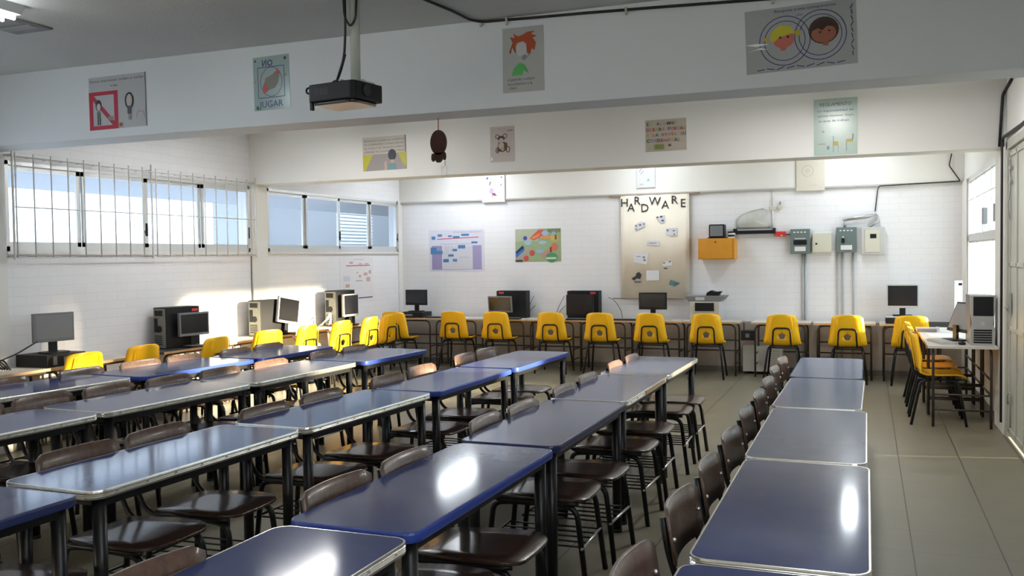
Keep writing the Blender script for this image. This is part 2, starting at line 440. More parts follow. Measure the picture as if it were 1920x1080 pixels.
# security grille in front of window 1
g = thing('window_grille', 'white painted steel bar grille over the barred left wall window', 'window grille', (XL, 5.80, 1.67))
L = 3.33
fr = MB()
for z in (0.015, .43, .86): fr.cyl((.09, 0, z), (.09, L, z), .005, 6)
for y in (0.0, L * .49, L):
    fr.box(.082, .098, y - .006, y + .006, -.02, .93)
    fr.box(0, .09, y - .006, y + .006, .865, .88); fr.box(0, .09, y - .006, y + .006, 0, .015)
fr.build('grille_frame', M_WHITEM, g)
nb = 18
for k in range(nb):
    y = L * (k + .0) / nb + .03
    b = MB().cyl((.09, y, 0), (.09, y, .895), .0065, 6); b.cyl((0, y, .01), (.09, y, .01), .004, 5); b.cyl((0, y, .865), (.09, y, .865), .004, 5)
    b.build('grille_bar', M_WHITEM, g)

# right wall window
y0, y1, z0, z1 = WR
x = XR + .03
fr = MB()
fr.box(x - .03, x + .03, y0, y1, z0, z0 + .05); fr.box(x - .03, x + .03, y0, y1, z1 - .05, z1)
fr.box(x - .03, x + .03, y0, y0 + .05, z0, z1); fr.box(x - .03, x + .03, y1 - .05, y1, z0, z1)
fr.box(x - .03, x + .03, y0, y1, 1.735, 1.80)
o = struct('window_5', fr, M_ALU)
qs = [y0 + .05, 10.3, 11.0, 11.75, y1 - .05]
for k in range(4):
    for (a, b) in ((z0 + .05, 1.735), (1.80, z1 - .05)):
        s = MB()
        s.box(x - .018, x + .018, qs[k] - .014, qs[k] + .014, a, b)
        s.box(x - .012, x + .012, qs[k], qs[k + 1], a, a + .02); s.box(x - .012, x + .012, qs[k], qs[k + 1], b - .02, b)
        sa = s.build('window_sash', M_ALU, o)
        MB().box(x - .002, x + .002, qs[k] + .014, qs[k + 1] - .014, a + .02, b - .02).build('pane', M_GLASS2, sa)
MB().cyl((x - .03, y0, 2.22), (x - .03, y1, 2.22), .005, 6).build('window_rod', M_ALU, o)
MB().box(x - .03, x + .01, 9.90, 10.02, 1.90, 2.07).box(x - .03, x + .01, 10.85, 10.97, 1.90, 2.07).build('window_vent_plate', M_GPL, o)
MB().box(XR - .05, XR + .06, y0, y1, z0 - .03, z0).build('window_sill', M_PLB, o)
# added rear right window, out of view beside the camera, lights the front
y0, y1, z0, z1 = WRF
fr = MB(); x = XR + .05
fr.box(x - .03, x + .03, y0, y1, z0, z0 + .05).box(x - .03, x + .03, y0, y1, z1 - .05, z1).box(x - .03, x + .03, y0, y0 + .05, z0, z1).box(x - .03, x + .03, y1 - .05, y1, z0, z1).box(x - .02, x + .02, .18, .22, z0, z1)
o = struct('window_6', fr, M_ALU)
MB().box(x - .003, x + .003, y0 + .05, y1 - .05, z0 + .05, z1 - .05).build('pane', M_GLASS, o)

# ------------------------------------------------------------------ door
y0, y1 = DR[0], DR[1]
fr = MB()
fr.box(XR - .02, XR + .06, y1 - .07, y1 + .03, 0, 2.55); fr.box(XR - .02, XR + .06, y0 - .03, y0 + .05, 0, 2.55); fr.box(XR - .02, XR + .06, y0, y1, 2.48, 2.55)
d = struct('door_1', fr, M_DOOR, bevel=.004)
for nm, a, b in (('door_leaf', 8.07, y1 - .075), ('door_leaf', y0 + .055, 8.05)):
    lf = MB(); lf.box(XR + .005, XR + .045, a, b, .014, 2.475)
    for yy in (a + .04, (a + b) / 2, b - .04): lf.box(XR - .006, XR + .005, yy - .018, yy + .018, .05, 2.46)
    for zz in (.07, .95, 1.5, 2.43): lf.box(XR - .006, XR + .005, a, b, zz - .018, zz + .018)
    if a < 8:      # unseen leaf: glazed upper half added so sun reaches the chair backs
        lf = MB(); lf.box(XR + .005, XR + .045, a, b, .014, 1.12).box(XR + .005, XR + .045, a, b, 1.95, 2.475).box(XR + .005, XR + .045, a, a + .06, 1.12, 1.95).box(XR + .005, XR + .045, b - .06, b, 1.12, 1.95)
        gp = MB().box(XR + .022, XR + .026, a + .06, b - .06, 1.12, 1.95).build('added_door_pane', M_GLASS2, d)
    leaf = lf.build(nm, M_DOOR, d, bevel=.002)
    if a > 8:
        MB().tube(bend([(XR - .012, b - .12, 2.38), (XR - .012, b - .12, 2.10), (XR - .03, b - .10, 2.0), (XR - .012, b - .12, 1.88)], .03), .007, 6).box(XR - .02, XR - .004, b - .15, b - .09, 2.30, 2.33).box(XR - .02, XR - .004, b - .15, b - .09, 2.18, 2.21).build('door_bolt', M_SIL, leaf)
        MB().box(XR - .02, XR - .004, b - .16, b - .10, 1.08, 1.26).cyl((XR - .03, b - .13, 1.13), (XR - .03, b + .0, 1.13), .008, 8).build('door_handle', M_SIL, leaf)
        MB().tube(bend([(XR - .014, b - .05, .30), (XR - .03, b - .16, .40), (XR - .014, b - .20, .42), (XR - .014, b - .20, .12)], .03), .007, 6).build('door_latch', M_SIL, leaf)
MB().box(XR - .01, XR + .14, y0, y1, 0, .006).build('door_sill', pbr('door_sill_metal', (.75, .75, .75), .4, .6), d)

# ------------------------------------------------------------------ outside
struct('ground_outside', MB().box(-60, 60, -40, 70, -.4, -.14), M_CONC)
ev = MB(); ev.prism([(-7.02, 2.80), (-8.25, 2.40), (-8.25, 2.44), (-7.02, 2.86)], 0, 24, M4=Matrix(((1, 0, 0, 0), (0, 0, 1, -6), (0, 1, 0, 0), (0, 0, 0, 1))))
tag(ev.build('outside_eave', M_ROOF), 'grey sloping eave seen through the top of the left windows', 'eave', kind='structure')
tag(MB().box(-7.0, 1.28, YB + .16, 34.0, -.14, 3.3).build('added_sun_block', M_OWALL), 'unseen building mass added to keep sun off the outside wall', 'building', kind='structure')  # added mass behind the back wall, shades the wall outside the far left window
ow = MB().box(-9.8, -9.0, 12.1, 32.0, -.14, 6.0)
tag(ow.build('outside_wall', M_OWALL), 'pale wall outside beyond the far left window', 'wall', kind='structure')
lv = MB()
for k in range(14): lv.prism([(-9.0, 1.775 + .062 * k), (-8.96, 1.775 + .062 * k), (-8.96, 1.795 + .062 * k), (-9.0, 1.829 + .062 * k)], 14.5, 15.75, M4=Matrix(((1, 0, 0, 0), (0, 0, 1, 0), (0, 1, 0, 0), (0, 0, 0, 1))))
tag(lv.build('outside_louvre', pbr('white_louvre', (.85, .87, .88), .6)), 'white louvre on the outside wall', 'louvre', kind='structure')

cn = MB().box(1.4, 9.0, 18.0, 24.0, 2.02, 3.5)
tag(cn.build('outside_canopy', pbr('outside_canopy_paint', (.42, .50, .44), .8)), 'pale green canopy outside the right window', 'canopy', kind='structure')
for x_ in (1.6, 8.8): tag(MB().cyl((x_, 18.2, -.14), (x_, 18.2, 2.03), .07, 10).build('outside_post', M_CONC), 'post of the canopy outside the right window', 'post', kind='structure')

# ------------------------------------------------------------------ lamps on the ceiling
def lamp(x, y, watts, colour, label):
    t = thing('ceiling_lamp', label, 'ceiling lamp', (x, y, ZC), 0, 'fluorescent ceiling lamps')
    MB().prism([(-.10, 0), (.10, 0), (.07, -.05), (-.07, -.05)], -.62, .62, M4=Matrix(((1, 0, 0, 0), (0, 0, 1, 0), (0, 1, 0, 0), (0, 0, 0, 1)))).build('lamp_housing', M_LAMPH, t)
    em = bpy.data.materials.get('lit_tube')
    if not em:
        em = bpy.data.materials.new('lit_tube'); em.use_nodes = True
        b = em.node_tree.nodes['Principled BSDF']; b.inputs['Emission Color'].default_value = (.9, .96, 1, 1); b.inputs['Emission Strength'].default_value = 26.0
    for s in (-.045, .045): MB().cyl((s, -.59, -.072), (s, .59, -.072), .013, 10).build('tube', em, t)
    ld = bpy.data.lights.new('tube_light', 'AREA'); ld.shape = 'RECTANGLE'; ld.size = .14; ld.size_y = 1.18; ld.energy = watts; ld.color = colour
    lo = bpy.data.objects.new('tube_light', ld); COL.objects.link(lo); lo.parent = t; lo.location = (0, 0, -.092)
    return t
LL = ['lit fluorescent ceiling lamp in the top left corner of the picture', 'lit fluorescent ceiling lamp nearest the camera on the right side',
      'lit fluorescent ceiling lamp left side between the two beams', 'lit fluorescent ceiling lamp right side between the two beams',
      'lit fluorescent ceiling lamp left side beyond the far beam', 'lit fluorescent ceiling lamp right side beyond the far beam', 'lit fluorescent ceiling lamp midway along the back wall']
for (x, y, w, c), l in zip(LAMP_POS, LL): lamp(x, y, w, c, l)
t = thing('ceiling_vent', 'dark grey flat panel set into the ceiling beside the corner lamp', 'ceiling panel', (-5.05, 3.9, ZC))
v = MB().box(-.155, .155, -.63, .63, -.012, 0); v.build('vent_frame', M_VENT, t)
v = MB()
for k in range(9): v.box(-.13, .13, -.60 + k * .134, -.53 + k * .134, -.018, -.011)
v.build('vent_slats', pbr('vent_slat_metal', (.24, .24, .23), .5), t)

# ------------------------------------------------------------------ school tables
def table(style, length, width=.48):
    t = thing('school_table', '', 'table')
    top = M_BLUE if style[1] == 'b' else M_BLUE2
    hx, hy = width / 2, length / 2
    out = rrect(-hx, hx, -hy, hy, .05)
    MB().prism(out, .718, .750, smooth=False).build('tabletop', top, t)
    em = {'c': M_CHROME, 'b': M_BEDGE, 'd': M_DEDGE, 'w': M_CHROME}[style[0]]
    prof = [(0, .7505), (.006, .7505), (.0075, .745), (.0045, .742), (.0075, .739), (.0045, .735), (.0075, .731), (.0045, .728), (.0075, .724), (.006, .716), (0, .716)] if style[0] in 'cw' else [(0, .7505), (.006, .749), (.008, .742), (.008, .724), (.006, .716), (0, .716)]
    e = MB().sweep(out, prof)
    if style[0] in 'cw':
        n = int(length / .16)
        for k in range(n):
            y = -hy + .1 + k * (length - .2) / (n - 1)
            for s in (-1, 1): e.cyl((s * (hx + .006), y, .733), (s * (hx + .0095), y, .733), .004, 6)
    tr = e.build('edge_trim', em, t)
    if style[0] == 'w':
        MB().box(hx + .0076, hx + .0095, -.1, hy - .12, .722, .747).build('bare_edge', M_WEDGE, t)['label'] = 'bare chipboard where the trim is missing'
    a = MB(); i = .035
    for s in (-1, 1):
        a.box(s * (hx - i) - .011, s * (hx - i) + .011, -hy + .05, hy - .05, .678, .718)
        a.box(-hx + i, hx - i, s * (hy - .06) - .011, s * (hy - .06) + .011, .678, .718)
    a.build('apron', M_BLACK, t, bevel=.002)
    for sx in (-1, 1):
        for sy in (-1, 1):
            X, Y = sx * (hx - .045), sy * (hy - .06)
            lg = MB().cyl((X, Y, .012), (X, Y, .717), .0265, 14).build('leg', M_BLACK, t)
            MB().cyl((X, Y, 0), (X, Y, .018), .028, 14).build('foot_cap', M_RUB, lg)
    return t
ROWN = {5: 'rightmost row', 4: 'second row from the right', 3: 'middle row', 2: 'second row from the left', 1: 'leftmost row'}
ORD = ['first', 'second', 'third', 'fourth', 'fifth']
STY = {'c': 'chrome-edged blue table', 'b': 'bright-blue-edged blue table', 'd': 'dark-edged blue table', 'w': 'blue table with worn chrome edge'}
TABLES = {  # row: (style, x centre, y0, y1, yaw, width)
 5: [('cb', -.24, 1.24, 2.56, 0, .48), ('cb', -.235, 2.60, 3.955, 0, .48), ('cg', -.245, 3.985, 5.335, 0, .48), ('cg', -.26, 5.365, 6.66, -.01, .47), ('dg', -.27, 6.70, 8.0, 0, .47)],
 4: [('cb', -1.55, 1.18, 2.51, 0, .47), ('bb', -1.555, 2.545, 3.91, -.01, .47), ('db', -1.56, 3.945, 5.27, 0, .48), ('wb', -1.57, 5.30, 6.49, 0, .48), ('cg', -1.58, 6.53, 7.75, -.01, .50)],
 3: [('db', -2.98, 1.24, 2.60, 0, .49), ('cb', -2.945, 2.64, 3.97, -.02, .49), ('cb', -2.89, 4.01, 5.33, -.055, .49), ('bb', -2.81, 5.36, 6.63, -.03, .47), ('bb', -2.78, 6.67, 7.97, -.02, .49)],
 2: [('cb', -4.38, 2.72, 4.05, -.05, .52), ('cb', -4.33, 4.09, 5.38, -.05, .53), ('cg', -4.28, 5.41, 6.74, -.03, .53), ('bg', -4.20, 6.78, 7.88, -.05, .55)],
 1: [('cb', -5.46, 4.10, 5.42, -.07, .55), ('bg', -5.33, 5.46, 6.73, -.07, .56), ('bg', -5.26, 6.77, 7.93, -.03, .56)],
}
for row, lst in TABLES.items():
    for k, (st, xc, a, b, yaw, w) in enumerate(lst):
        t = table(st, b - a - .016, w)
        t.location = (xc, (a + b) / 2, 0); t.rotation_euler = (0, 0, yaw)
        tag(t, '%s, %s from the camera, %s' % (STY[st[0]], ORD[k], ROWN[row]), 'table', 'blue tables pushed end to end in rows')

# ------------------------------------------------------------------ plywood school chairs
def plychair():
    t = thing('plywood_chair', '', 'chair')
    # local: front = +x, width along y, rear top of the backrest at x = -.36
    # seat: rounded outline, dished
    W = .215
    out = [(-.19, -.15), (-.17, -.185), (.06, -W), (.19, -W), (.225, -.205), (.262, -.165), (.272, -.12), (.275, 0), (.272, .12), (.262, .165), (.225, .205), (.19, W), (.06, W), (-.17, .185), (-.19, .15)]
    s = MB(); n = len(out)
    def zz(x, y): return .452 + .004 * (abs(y) / W) ** 2 - .010 * max(0, (x - .2) / .08) ** 2 - .008 * max(0, (-x + .02) / .22)
    rings = [1.0, .985, .6, .25]
    vs = []; 
    for k, sc in enumerate(rings):
        for (x, y) in out:
            X, Y = .05 + (x - .05) * sc, y * sc; vs.append((X, Y, zz(X, Y) - (.004 if k == 0 else 0)))
    vs.append((.05, 0, zz(.05, 0)))
    fs = []
    for k in range(3):
        for i in range(n):
            j = (i + 1) % n; fs.append((k * n + i, k * n + j, (k + 1) * n + j, (k + 1) * n + i))
    for i in range(n): fs.append((3 * n + i, 3 * n + (i + 1) % n, 4 * n))
    s.add(vs, fs, 0, True)
    b = len(s.v); s.v += [(x, y, zz(x, y) - .013) for (x, y) in out]
    s.f.append([b + i for i in range(n - 1, -1, -1)]); s.m.append(0); s.sm.append(False)
    for i in range(n):
        j = (i + 1) % n; s.f.append([i, b + i, b + j, j]); s.m.append(0); s.sm.append(False)
    s.build('seat', M_SEAT, t)
    # backrest: curved ply, z .60 .. .79
    s = MB(); N = 12
    def bx(y, z): return -.300 + .032 * (y / .22) ** 2 - .16 * (z - .60)
    prof = []
    for i in range(N + 1):
        y = -.222 + .444 * i / N; e = abs(y) / .222
        zt = .795 - (.022 * max(0, (e - .92) / .08) ** 2); zb = .612 + (.022 * max(0, (e - .92) / .08) ** 2)
        prof.append((y, zb, zt))
    vs = []
    for th in (0, -.012):
        for (y, zb, zt) in prof:
            for q in range(4):
                z = zb + (zt - zb) * q / 3; vs.append((bx(y, z) + th, y, z))
    def I(s_, i, q): return s_ * (N + 1) * 4 + i * 4 + q
    fs = []
    for i in range(N):
        for q in range(3):
            fs.append((I(0, i, q), I(0, i + 1, q), I(0, i + 1, q + 1), I(0, i, q + 1))); fs.append((I(1, i, q), I(1, i, q + 1), I(1, i + 1, q + 1), I(1, i + 1, q)))
        fs.append((I(0, i, 3), I(0, i + 1, 3), I(1, i + 1, 3), I(1, i, 3))); fs.append((I(0, i, 0), I(1, i, 0), I(1, i + 1, 0), I(0, i + 1, 0)))
    for q in range(3):
        fs.append((I(0, 0, q), I(0, 0, q + 1), I(1, 0, q + 1), I(1, 0, q))); fs.append((I(0, N, q), I(1, N, q), I(1, N, q + 1), I(0, N, q + 1)))
    s.add(vs, fs, 0, True)
    br = s.build('backrest', M_BACKR, t)
    for sy in (-1, 1):
        y = sy * .195; lg = MB()
        lg.tube(bend([(-.245, sy * .185, .0), (-.20, sy * .170, .405), (-.10, sy * .168, .415), (.0, sy * .168, .415)], .10, 5), .0145, 8)
        lg.build('leg', M_BLACK, t)
        lg = MB().tube(bend([(.275, sy * .185, .0), (.225, sy * .172, .405), (.10, sy * .168, .415), (.0, sy * .168, .415)], .10, 5), .0145, 8)
        lg.build('leg', M_BLACK, t)
        MB().tube(bend([(.235, sy * .175, .428), (.20, sy * .195, .430), (-.215, sy * .195, .424), (bx(y, .62) - .024, y, .63), (bx(y, .76) - .024, y, .77)], .085, 6), .0115, 8).build('back_post', M_BLACK, t)
    for x in (-.14, .17): MB().cyl((x, -.19, .420), (x, .19, .420), .009, 8).build('seat_crossbar', M_BLACK, t)
    rk = MB(); z = .215
    for k in range(5): 
        y = -.16 + .08 * k; rk.cyl((-.235, y, z - .004), (.245, y, z), .0048, 6)
    rk.cyl((-.235, -.195, z), (-.235, .195, z), .007, 6)
    rk.build('book_rack', M_BLACK, t)
    MB().cyl((.255, -.195, z), (.255, .195, z), .007, 8).build('rack_rod', M_CHR, t)['label'] = 'bare chrome rod'
    for sy in (-1, 1): MB().sphere((bx(.195, .70) + .004, sy * .195, .70), .008, u=8, w=4).build('bolt', M_CHR, t)
    return t
pc = plychair()
CH_P = {5: [(-.285, 2.40), (-.285, 3.10), (-.28, 3.68), (-.28, 4.30), (-.285, 4.95), (-.29, 5.60), (-.295, 6.20), (-.31, 6.84), (-.31, 7.46)],
        4: [(-1.50, 1.42), (-1.51, 1.92), (-1.53, 2.92), (-1.50, 3.42), (-1.53, 4.36), (-1.50, 4.82), (-1.49, 5.55), (-1.50, 6.12), (-1.51, 6.90), (-1.50, 7.40)],
        3: [(-2.97, 1.95), (-2.97, 2.42), (-2.98, 3.10), (-2.97, 3.60), (-2.88, 4.33), (-2.87, 4.90), (-2.85, 5.70), (-2.88, 6.30), (-2.90, 7.16), (-2.90, 7.63)],
        2: [(-4.52, 3.30), (-4.52, 3.80), (-4.50, 4.28), (-4.45, 4.77), (-4.37, 5.24), (-4.33, 5.75), (-4.28, 6.33), (-4.26, 7.10), (-4.24, 7.60)],
        1: [(-5.48, 4.10), (-5.46, 4.80), (-5.40, 5.45), (-5.36, 6.03), (-5.30, 6.50), (-5.22, 7.10), (-5.22, 7.60)]}
ORD10 = ['nearest the camera', 'second from the camera', 'third from the camera', 'fourth from the camera', 'fifth from the camera', 'sixth from the camera', 'seventh from the camera', 'eighth from the camera', 'ninth from the camera', 'tenth from the camera']
for row, lst in CH_P.items():
    for k, (x, y) in enumerate(lst):
        place(pc, (x, y, 0), random.uniform(-.04, .04), 'brown plywood chair in the %s, %s' % (ROWN[row], ORD10[k]), 'plywood chairs at the blue tables')

# ------------------------------------------------------------------ yellow shell chairs
def shellchair():
    t = thing('yellow_chair', '', 'chair')
    # local: front = +y ; back top at y = -.22, z = .85
    prof = [(.235, .418, .20), (.22, .440, .205), (.15, .452, .215), (.0, .446, .225), (-.10, .448, .228), (-.155, .470, .228), (-.185, .53, .222), (-.20, .62, .208), (-.215, .72, .196), (-.232, .81, .183), (-.238, .845, .165), (-.238, .855, .140)]
    N = 10; vs = []; fs = []
    for k, (y, z, w) in enumerate(prof):
        back = min(1, max(0, (z - .46) / .12)) if k >= 4 else 0
        for i in range(N + 1):
            u = -1 + 2 * i / N; c = abs(u) ** 3
            vs.append((u * w, y + back * .055 * c, z + (1 - back) * .022 * c - (0.012 * c if k >= 10 else 0)))
    for k in range(len(prof) - 1):
        for i in range(N):
            a = k * (N + 1) + i; fs.append((a, a + 1, a + N + 2, a + N + 1))
    me = bpy.data.meshes.new('shell'); me.from_pydata(vs, [], fs)
    bm = bmesh.new(); bm.from_mesh(me); bmesh.ops.recalc_face_normals(bm, faces=bm.faces)
    bmesh.ops.solidify(bm, geom=bm.faces[:], thickness=.007); bm.to_mesh(me); bm.free()
    for p in me.polygons: p.use_smooth = True
    me.materials.append(M_YEL)
    o = bpy.data.objects.new('shell', me); COL.objects.link(o)
    # five sided hand hole through the lower back
    pent = [(.046 * math.sin(2 * PI * q / 5), .575 + .046 * math.cos(2 * PI * q / 5)) for q in range(5)]
    cut = MB().prism(pent, -.35, -.1, M4=Matrix(((1, 0, 0, 0), (0, 0, 1, 0), (0, 1, 0, 0), (0, 0, 0, 1)))).build('cutter', M_YEL)
    md = o.modifiers.new('hole', 'BOOLEAN'); md.object = cut; md.operation = 'DIFFERENCE'; md.solver = 'EXACT'
    bpy.context.view_layer.update()
    dg = bpy.context.evaluated_depsgraph_get(); nm = bpy.data.meshes.new_from_object(o.evaluated_get(dg))
    o.modifiers.clear(); o.data = nm; bpy.data.objects.remove(cut)
    for p in nm.polygons: p.use_smooth = True
    nm.materials.clear(); nm.materials.append(M_YEL)
    o.parent = t
    # ribs on the shell back edges
    rb = MB()
    for s in (-1, 1): MB().tube([(s * .150, -.196, .52), (s * .138, -.214, .62), (s * .128, -.230, .72), (s * .118, -.243, .81)], .004, 6).build('shell_rib', M_YEL, t)
    MB().tube(bend([(-.112, -.10, .425), (-.112, -.212, .47), (-.100, -.228, .68), (.100, -.228, .68), (.112, -.212, .47), (.112, -.10, .425)], .05), .0105, 8).build('back_loop', M_BLACK, t)
    for sx in (-1, 1):
        MB().tube(bend([(sx * .225, -.235, 0), (sx * .175, -.15, .405), (sx * .16, -.05, .425)], .05), .013, 8).build('leg', M_BLACK, t)
        MB().tube(bend([(sx * .215, .235, 0), (sx * .17, .17, .405), (sx * .16, .05, .425)], .05), .013, 8).build('leg', M_BLACK, t)
    sf = MB()
    for sx in (-1, 1): sf.cyl((sx * .16, -.17, .425), (sx * .16, .18, .425), .010, 8)
    for y in (-.14, .13): sf.cyl((-.165, y, .425), (.165, y, .425), .010, 8)
    sf.build('seat_frame', M_BLACK, t)
    return t
yc = shellchair()
BK = [(-5.56, .04, 'in front of the second desk from the left corner'), (-4.90, .06, 'in front of the tilted monitor and tower'), (-4.08, .05, 'third from the left along the back desks'),
      (-3.38, .04, 'in front of the second black tower on the back desks'), (-2.69, .03, 'in front of the monitor below the hanging banner'), (-1.95, .03, 'in front of the grey printer'),
      (-1.00, .0, 'in front of the desk beside the white floor box'), (-.22, -.02, 'below the conduits of the electrical panels'), (.50, .0, 'in front of the white framed monitor')]
for x, r, l in BK: place(yc, (x, 12.20, 0), r, 'yellow plastic shell chair ' + l, 'yellow shell chairs along the desks')
place(yc, (-6.40, 11.98, 0), .02, 'yellow plastic shell chair tucked in the far left corner', 'yellow shell chairs along the desks')
LK = ['beside the grey monitor', 'beside the bare white desk', 'beside the desk with the black keyboard', 'just left of the first silver framed monitor', 'below the silver framed monitor in sunlight',
      'in front of the rightmost tower on the left wall desks', 'in full sun second from the far left corner', 'at the far end of the left wall desks']
for y, l, r in zip([6.05, 6.74, 7.62, 8.55, 9.25, 10.02, 10.72, 11.24], LK, [-.12, -.12, -.05, -.35, -.05, -.12, -.05, -.1]):
    place(yc, ((-6.44 if y < 7 else -6.33), y, 0), PI / 2 + r, 'yellow plastic shell chair ' + l, 'yellow shell chairs along the desks')
for y, l in zip([9.55, 10.18, 10.88], ['nearest the camera at the right wall desks', 'middle of three at the right wall desks', 'farthest of three at the right wall desks']):
    place(yc, (.62, y, 0), -PI / 2, 'yellow plastic shell chair ' + l, 'yellow shell chairs along the desks')

# ------------------------------------------------------------------ computer desks
def desk(w, d=.50, h=.72, top=M_DESK):
    """local: width along x (centred), front at y=0, back at y=d"""
    t = thing('computer_desk', '', 'desk')
    MB().box(-w / 2, w / 2, 0.004, d, h - .022, h).build('desktop', top, t)
    MB().box(-w / 2, w / 2, -.002, .004, h - .023, h - .0005).build('desk_edge', M_DESKED, t)
    for y in (.05, d - .05):
        MB().tube(bend([(-w / 2 + .05, y, 0), (-w / 2 + .05, y, h - .036), (w / 2 - .05, y, h - .036), (w / 2 - .05, y, 0)], .09, 5), .0125, 8).build('leg_frame', M_BROWNM, t)
    b = MB()
    for s in (-1, 1):
        for z in (.30, .16): b.cyl((s * (w / 2 - .05), .05, z), (s * (w / 2 - .05), d - .05, z), .009, 8)
    b.cyl((-w / 2 + .05, d - .05, .44), (w / 2 - .05, d - .05, .44), .010, 8); b.cyl((-w / 2 + .05, d - .05, .30), (w / 2 - .05, d - .05, .30), .010, 8)
    b.build('crossbar', M_BROWNM, t)
    return t
G = 'computer desks along the walls'
dk = desk(.742)
dn = ['in the far left corner', 'second from the far left corner', 'third from the left corner with the tilted monitor', 'fourth from the left corner with the second tower', 'under the left half of the hanging banner', 'under the hanging banner with the wide monitor', 'carrying the grey printer']
for k in range(7):
    place(dk, (-6.434 + .7483 * k, 12.36, 0), 0, 'white topped desk at the back wall, ' + dn[k], G)
for x, l in ((-1.05, 'right of the gap beside the printer desk'), (-.27, 'below the electrical panel conduits'), (.52, 'carrying the white framed monitor')):
    place(dk, (x, 12.36, 0), 0, 'white topped desk at the back wall, ' + l, G)
dl = desk(.74, .42, .73)
for y, l in ((5.62, 'nearest the camera with the dusty grey monitor'), (6.46, 'bare, behind the second yellow chair'), (8.36, 'partly sunlit, with the first silver monitor'), (9.14, 'in full sun below the silver monitor'), (9.93, 'holding the tower beside the paper poster'), (10.72, 'second from the far left corner'), (11.5, 'at the far end beside the corner')):
    place(dl, (-6.42, y, 0), PI / 2, 'white topped desk at the left wall, ' + l, G)
dd = desk(.78, .42, .73, pbr('dark_desk_laminate', (.05, .05, .055), .35))
place(dd, (-6.42, 7.55, 0), PI / 2, 'dark topped desk at the left wall with black tower and keyboard', G)
dr = desk(.76, .58, .75)
for y, l in ((9.62, 'nearest the camera with the silver tower'), (10.40, 'behind the one with the silver tower'), (11.18, 'farthest from the camera')):
    place(dr, (.52, y, 0), -PI / 2, 'white topped desk at the right wall, ' + l, G)
# ------------------------------------------------------------------ computers
def monitor(w, h, bez, screen, stand=True, tilt=0.0, lift=.10, silver=False):
    t = thing('computer_monitor', '', 'monitor')
    body = MB(); body.box(-w / 2, w / 2, -.012, .02, lift, lift + h); body.box(-w * .36, w * .36, .02, .055, lift + h * .16, lift + h * .84)
    ob = body.build('housing', bez, t, bevel=.004, rot=(tilt, 0, 0))
    MB().box(-w / 2 + .018, w / 2 - .018, -.0145, -.0115, lift + .028, lift + h - .018).build('screen', screen, t, rot=(tilt, 0, 0))
    if stand:
        n = MB(); n.box(-.035, .035, .005, .03, .012, lift + .06); n.build('neck', M_BPL, t)
        MB().prism(rrect(-.115, .115, -.085, .085, .05), 0, .014).build('stand_base', M_BPL, t)
    return t
def pcase(w, d, h, mat, rear=False, red=None):
    """tower standing; front toward -y when rear=False, else the rear panel toward -y"""
    t = thing('computer_tower', '', 'computer tower')
    MB().box(-w / 2, w / 2, 0, d, 0, h).build('case', mat, t, bevel=.004)
    f = MB(); 
    if rear:
        f.box(-w / 2 + .008, w / 2 - .008, -.004, 0, .01, h - .01)
        r = f.build('rear_panel', M_BEIGE, t)
        q = MB()
        q.box(-w * .36, w * .25, -.007, -.004, h * .80, h * .93); q.disc(0, h * .48, .035, .035, .004, .007, M4=Matrix(((1, 0, 0, 0), (0, 0, -1, 0), (0, 1, 0, 0), (0, 0, 0, 1))))
        for k in range(5): q.box(-w * .36, w * .2, -.007, -.004, h * (.10 + .05 * k), h * (.125 + .05 * k))
        q.box(-w * .40, -w * .15, -.008, -.004, h * .40, h * .74)
        q.build('ports', M_BPL, r)
    else:
        f.box(-w / 2 + .003, w / 2 - .003, -.012, 0, .004, h - .004)
        r = f.build('front_panel', M_GPL if mat is not M_SIL else M_SIL, t, bevel=.004)
        q = MB()
        for k in range(2): q.box(-w * .40, w * .40, -.015, -.012, h * (.84 - .11 * k), h * (.92 - .11 * k))
        q.box(-w * .30, w * .30, -.015, -.012, h * .15, h * .5)
        q.build('drive_bays', M_BPL, r)
    if red:
        s = MB().box(*red); s.build('sticker', [pbr('red_sticker', (.65, .05, .04), .4)], t)
    return t
def keyboard(label, loc, rz, mat=M_BPL):
    t = thing('keyboard', label, 'keyboard', loc, rz, 'computer keyboards')
    MB().prism(rrect(-.21, .21, -.07, .07, .012), 0, .018).build('keyboard_body', mat, t)
    k = MB()
    for r in range(5):
        for c in range(14): k.box(-.195 + c * .028, -.171 + c * .028, -.058 + r * .024, -.038 + r * .024, .018, .023)
    k.build('keys', M_GPL if mat is M_BPL else M_LPL, t)
    return t
def mouse(label, loc, rz=0, mat=M_BPL):
    t = tag(MB().sphere((0, 0, .012), .03, sx=1.0, sy=1.6, sz=.75, u=12, w=8).build('mouse', mat, loc=loc, rz=rz), label, 'computer mouse')
    return t
ZD = .72; ZL = .73; ZR = .75
# back wall
m = monitor(.36, .235, M_BPL, M_SCR, lift=.10); place(m, (-6.42, 12.58, ZD + .085), 0, 'black flat monitor on a black desktop case in the far left corner')
t = thing('desktop_case', 'flat black desktop computer under the far left corner monitor', 'desktop computer', (-6.42, 12.56, ZD))
MB().box(-.19, .19, -.16, .16, 0, .085).build('case', M_BPL, t, bevel=.004); MB().box(-.15, .02, -.164, -.16, .03, .06).build('drive_bays', M_GPL, t)
m2 = monitor(.38, .235, M_GPL, M_SCR, lift=.095, tilt=.10); place(m2, (-4.99, 12.47, ZD), -.08, 'dark flat monitor leaning low before the first black tower')
tw = pcase(.17, .46, .40, M_BPL, red=(.0852, .0862, .03, .11, .355, .385)); place(tw, (-4.65, 12.74, ZD), PI / 2 + PI, 'black tower with red sticker behind the leaning monitor')
tw.location = (-5.13, 12.76, ZD); tw.rotation_euler = (0, 0, -PI / 2)
tw['label'] = 'black tower lying side-on behind the leaning low monitor'
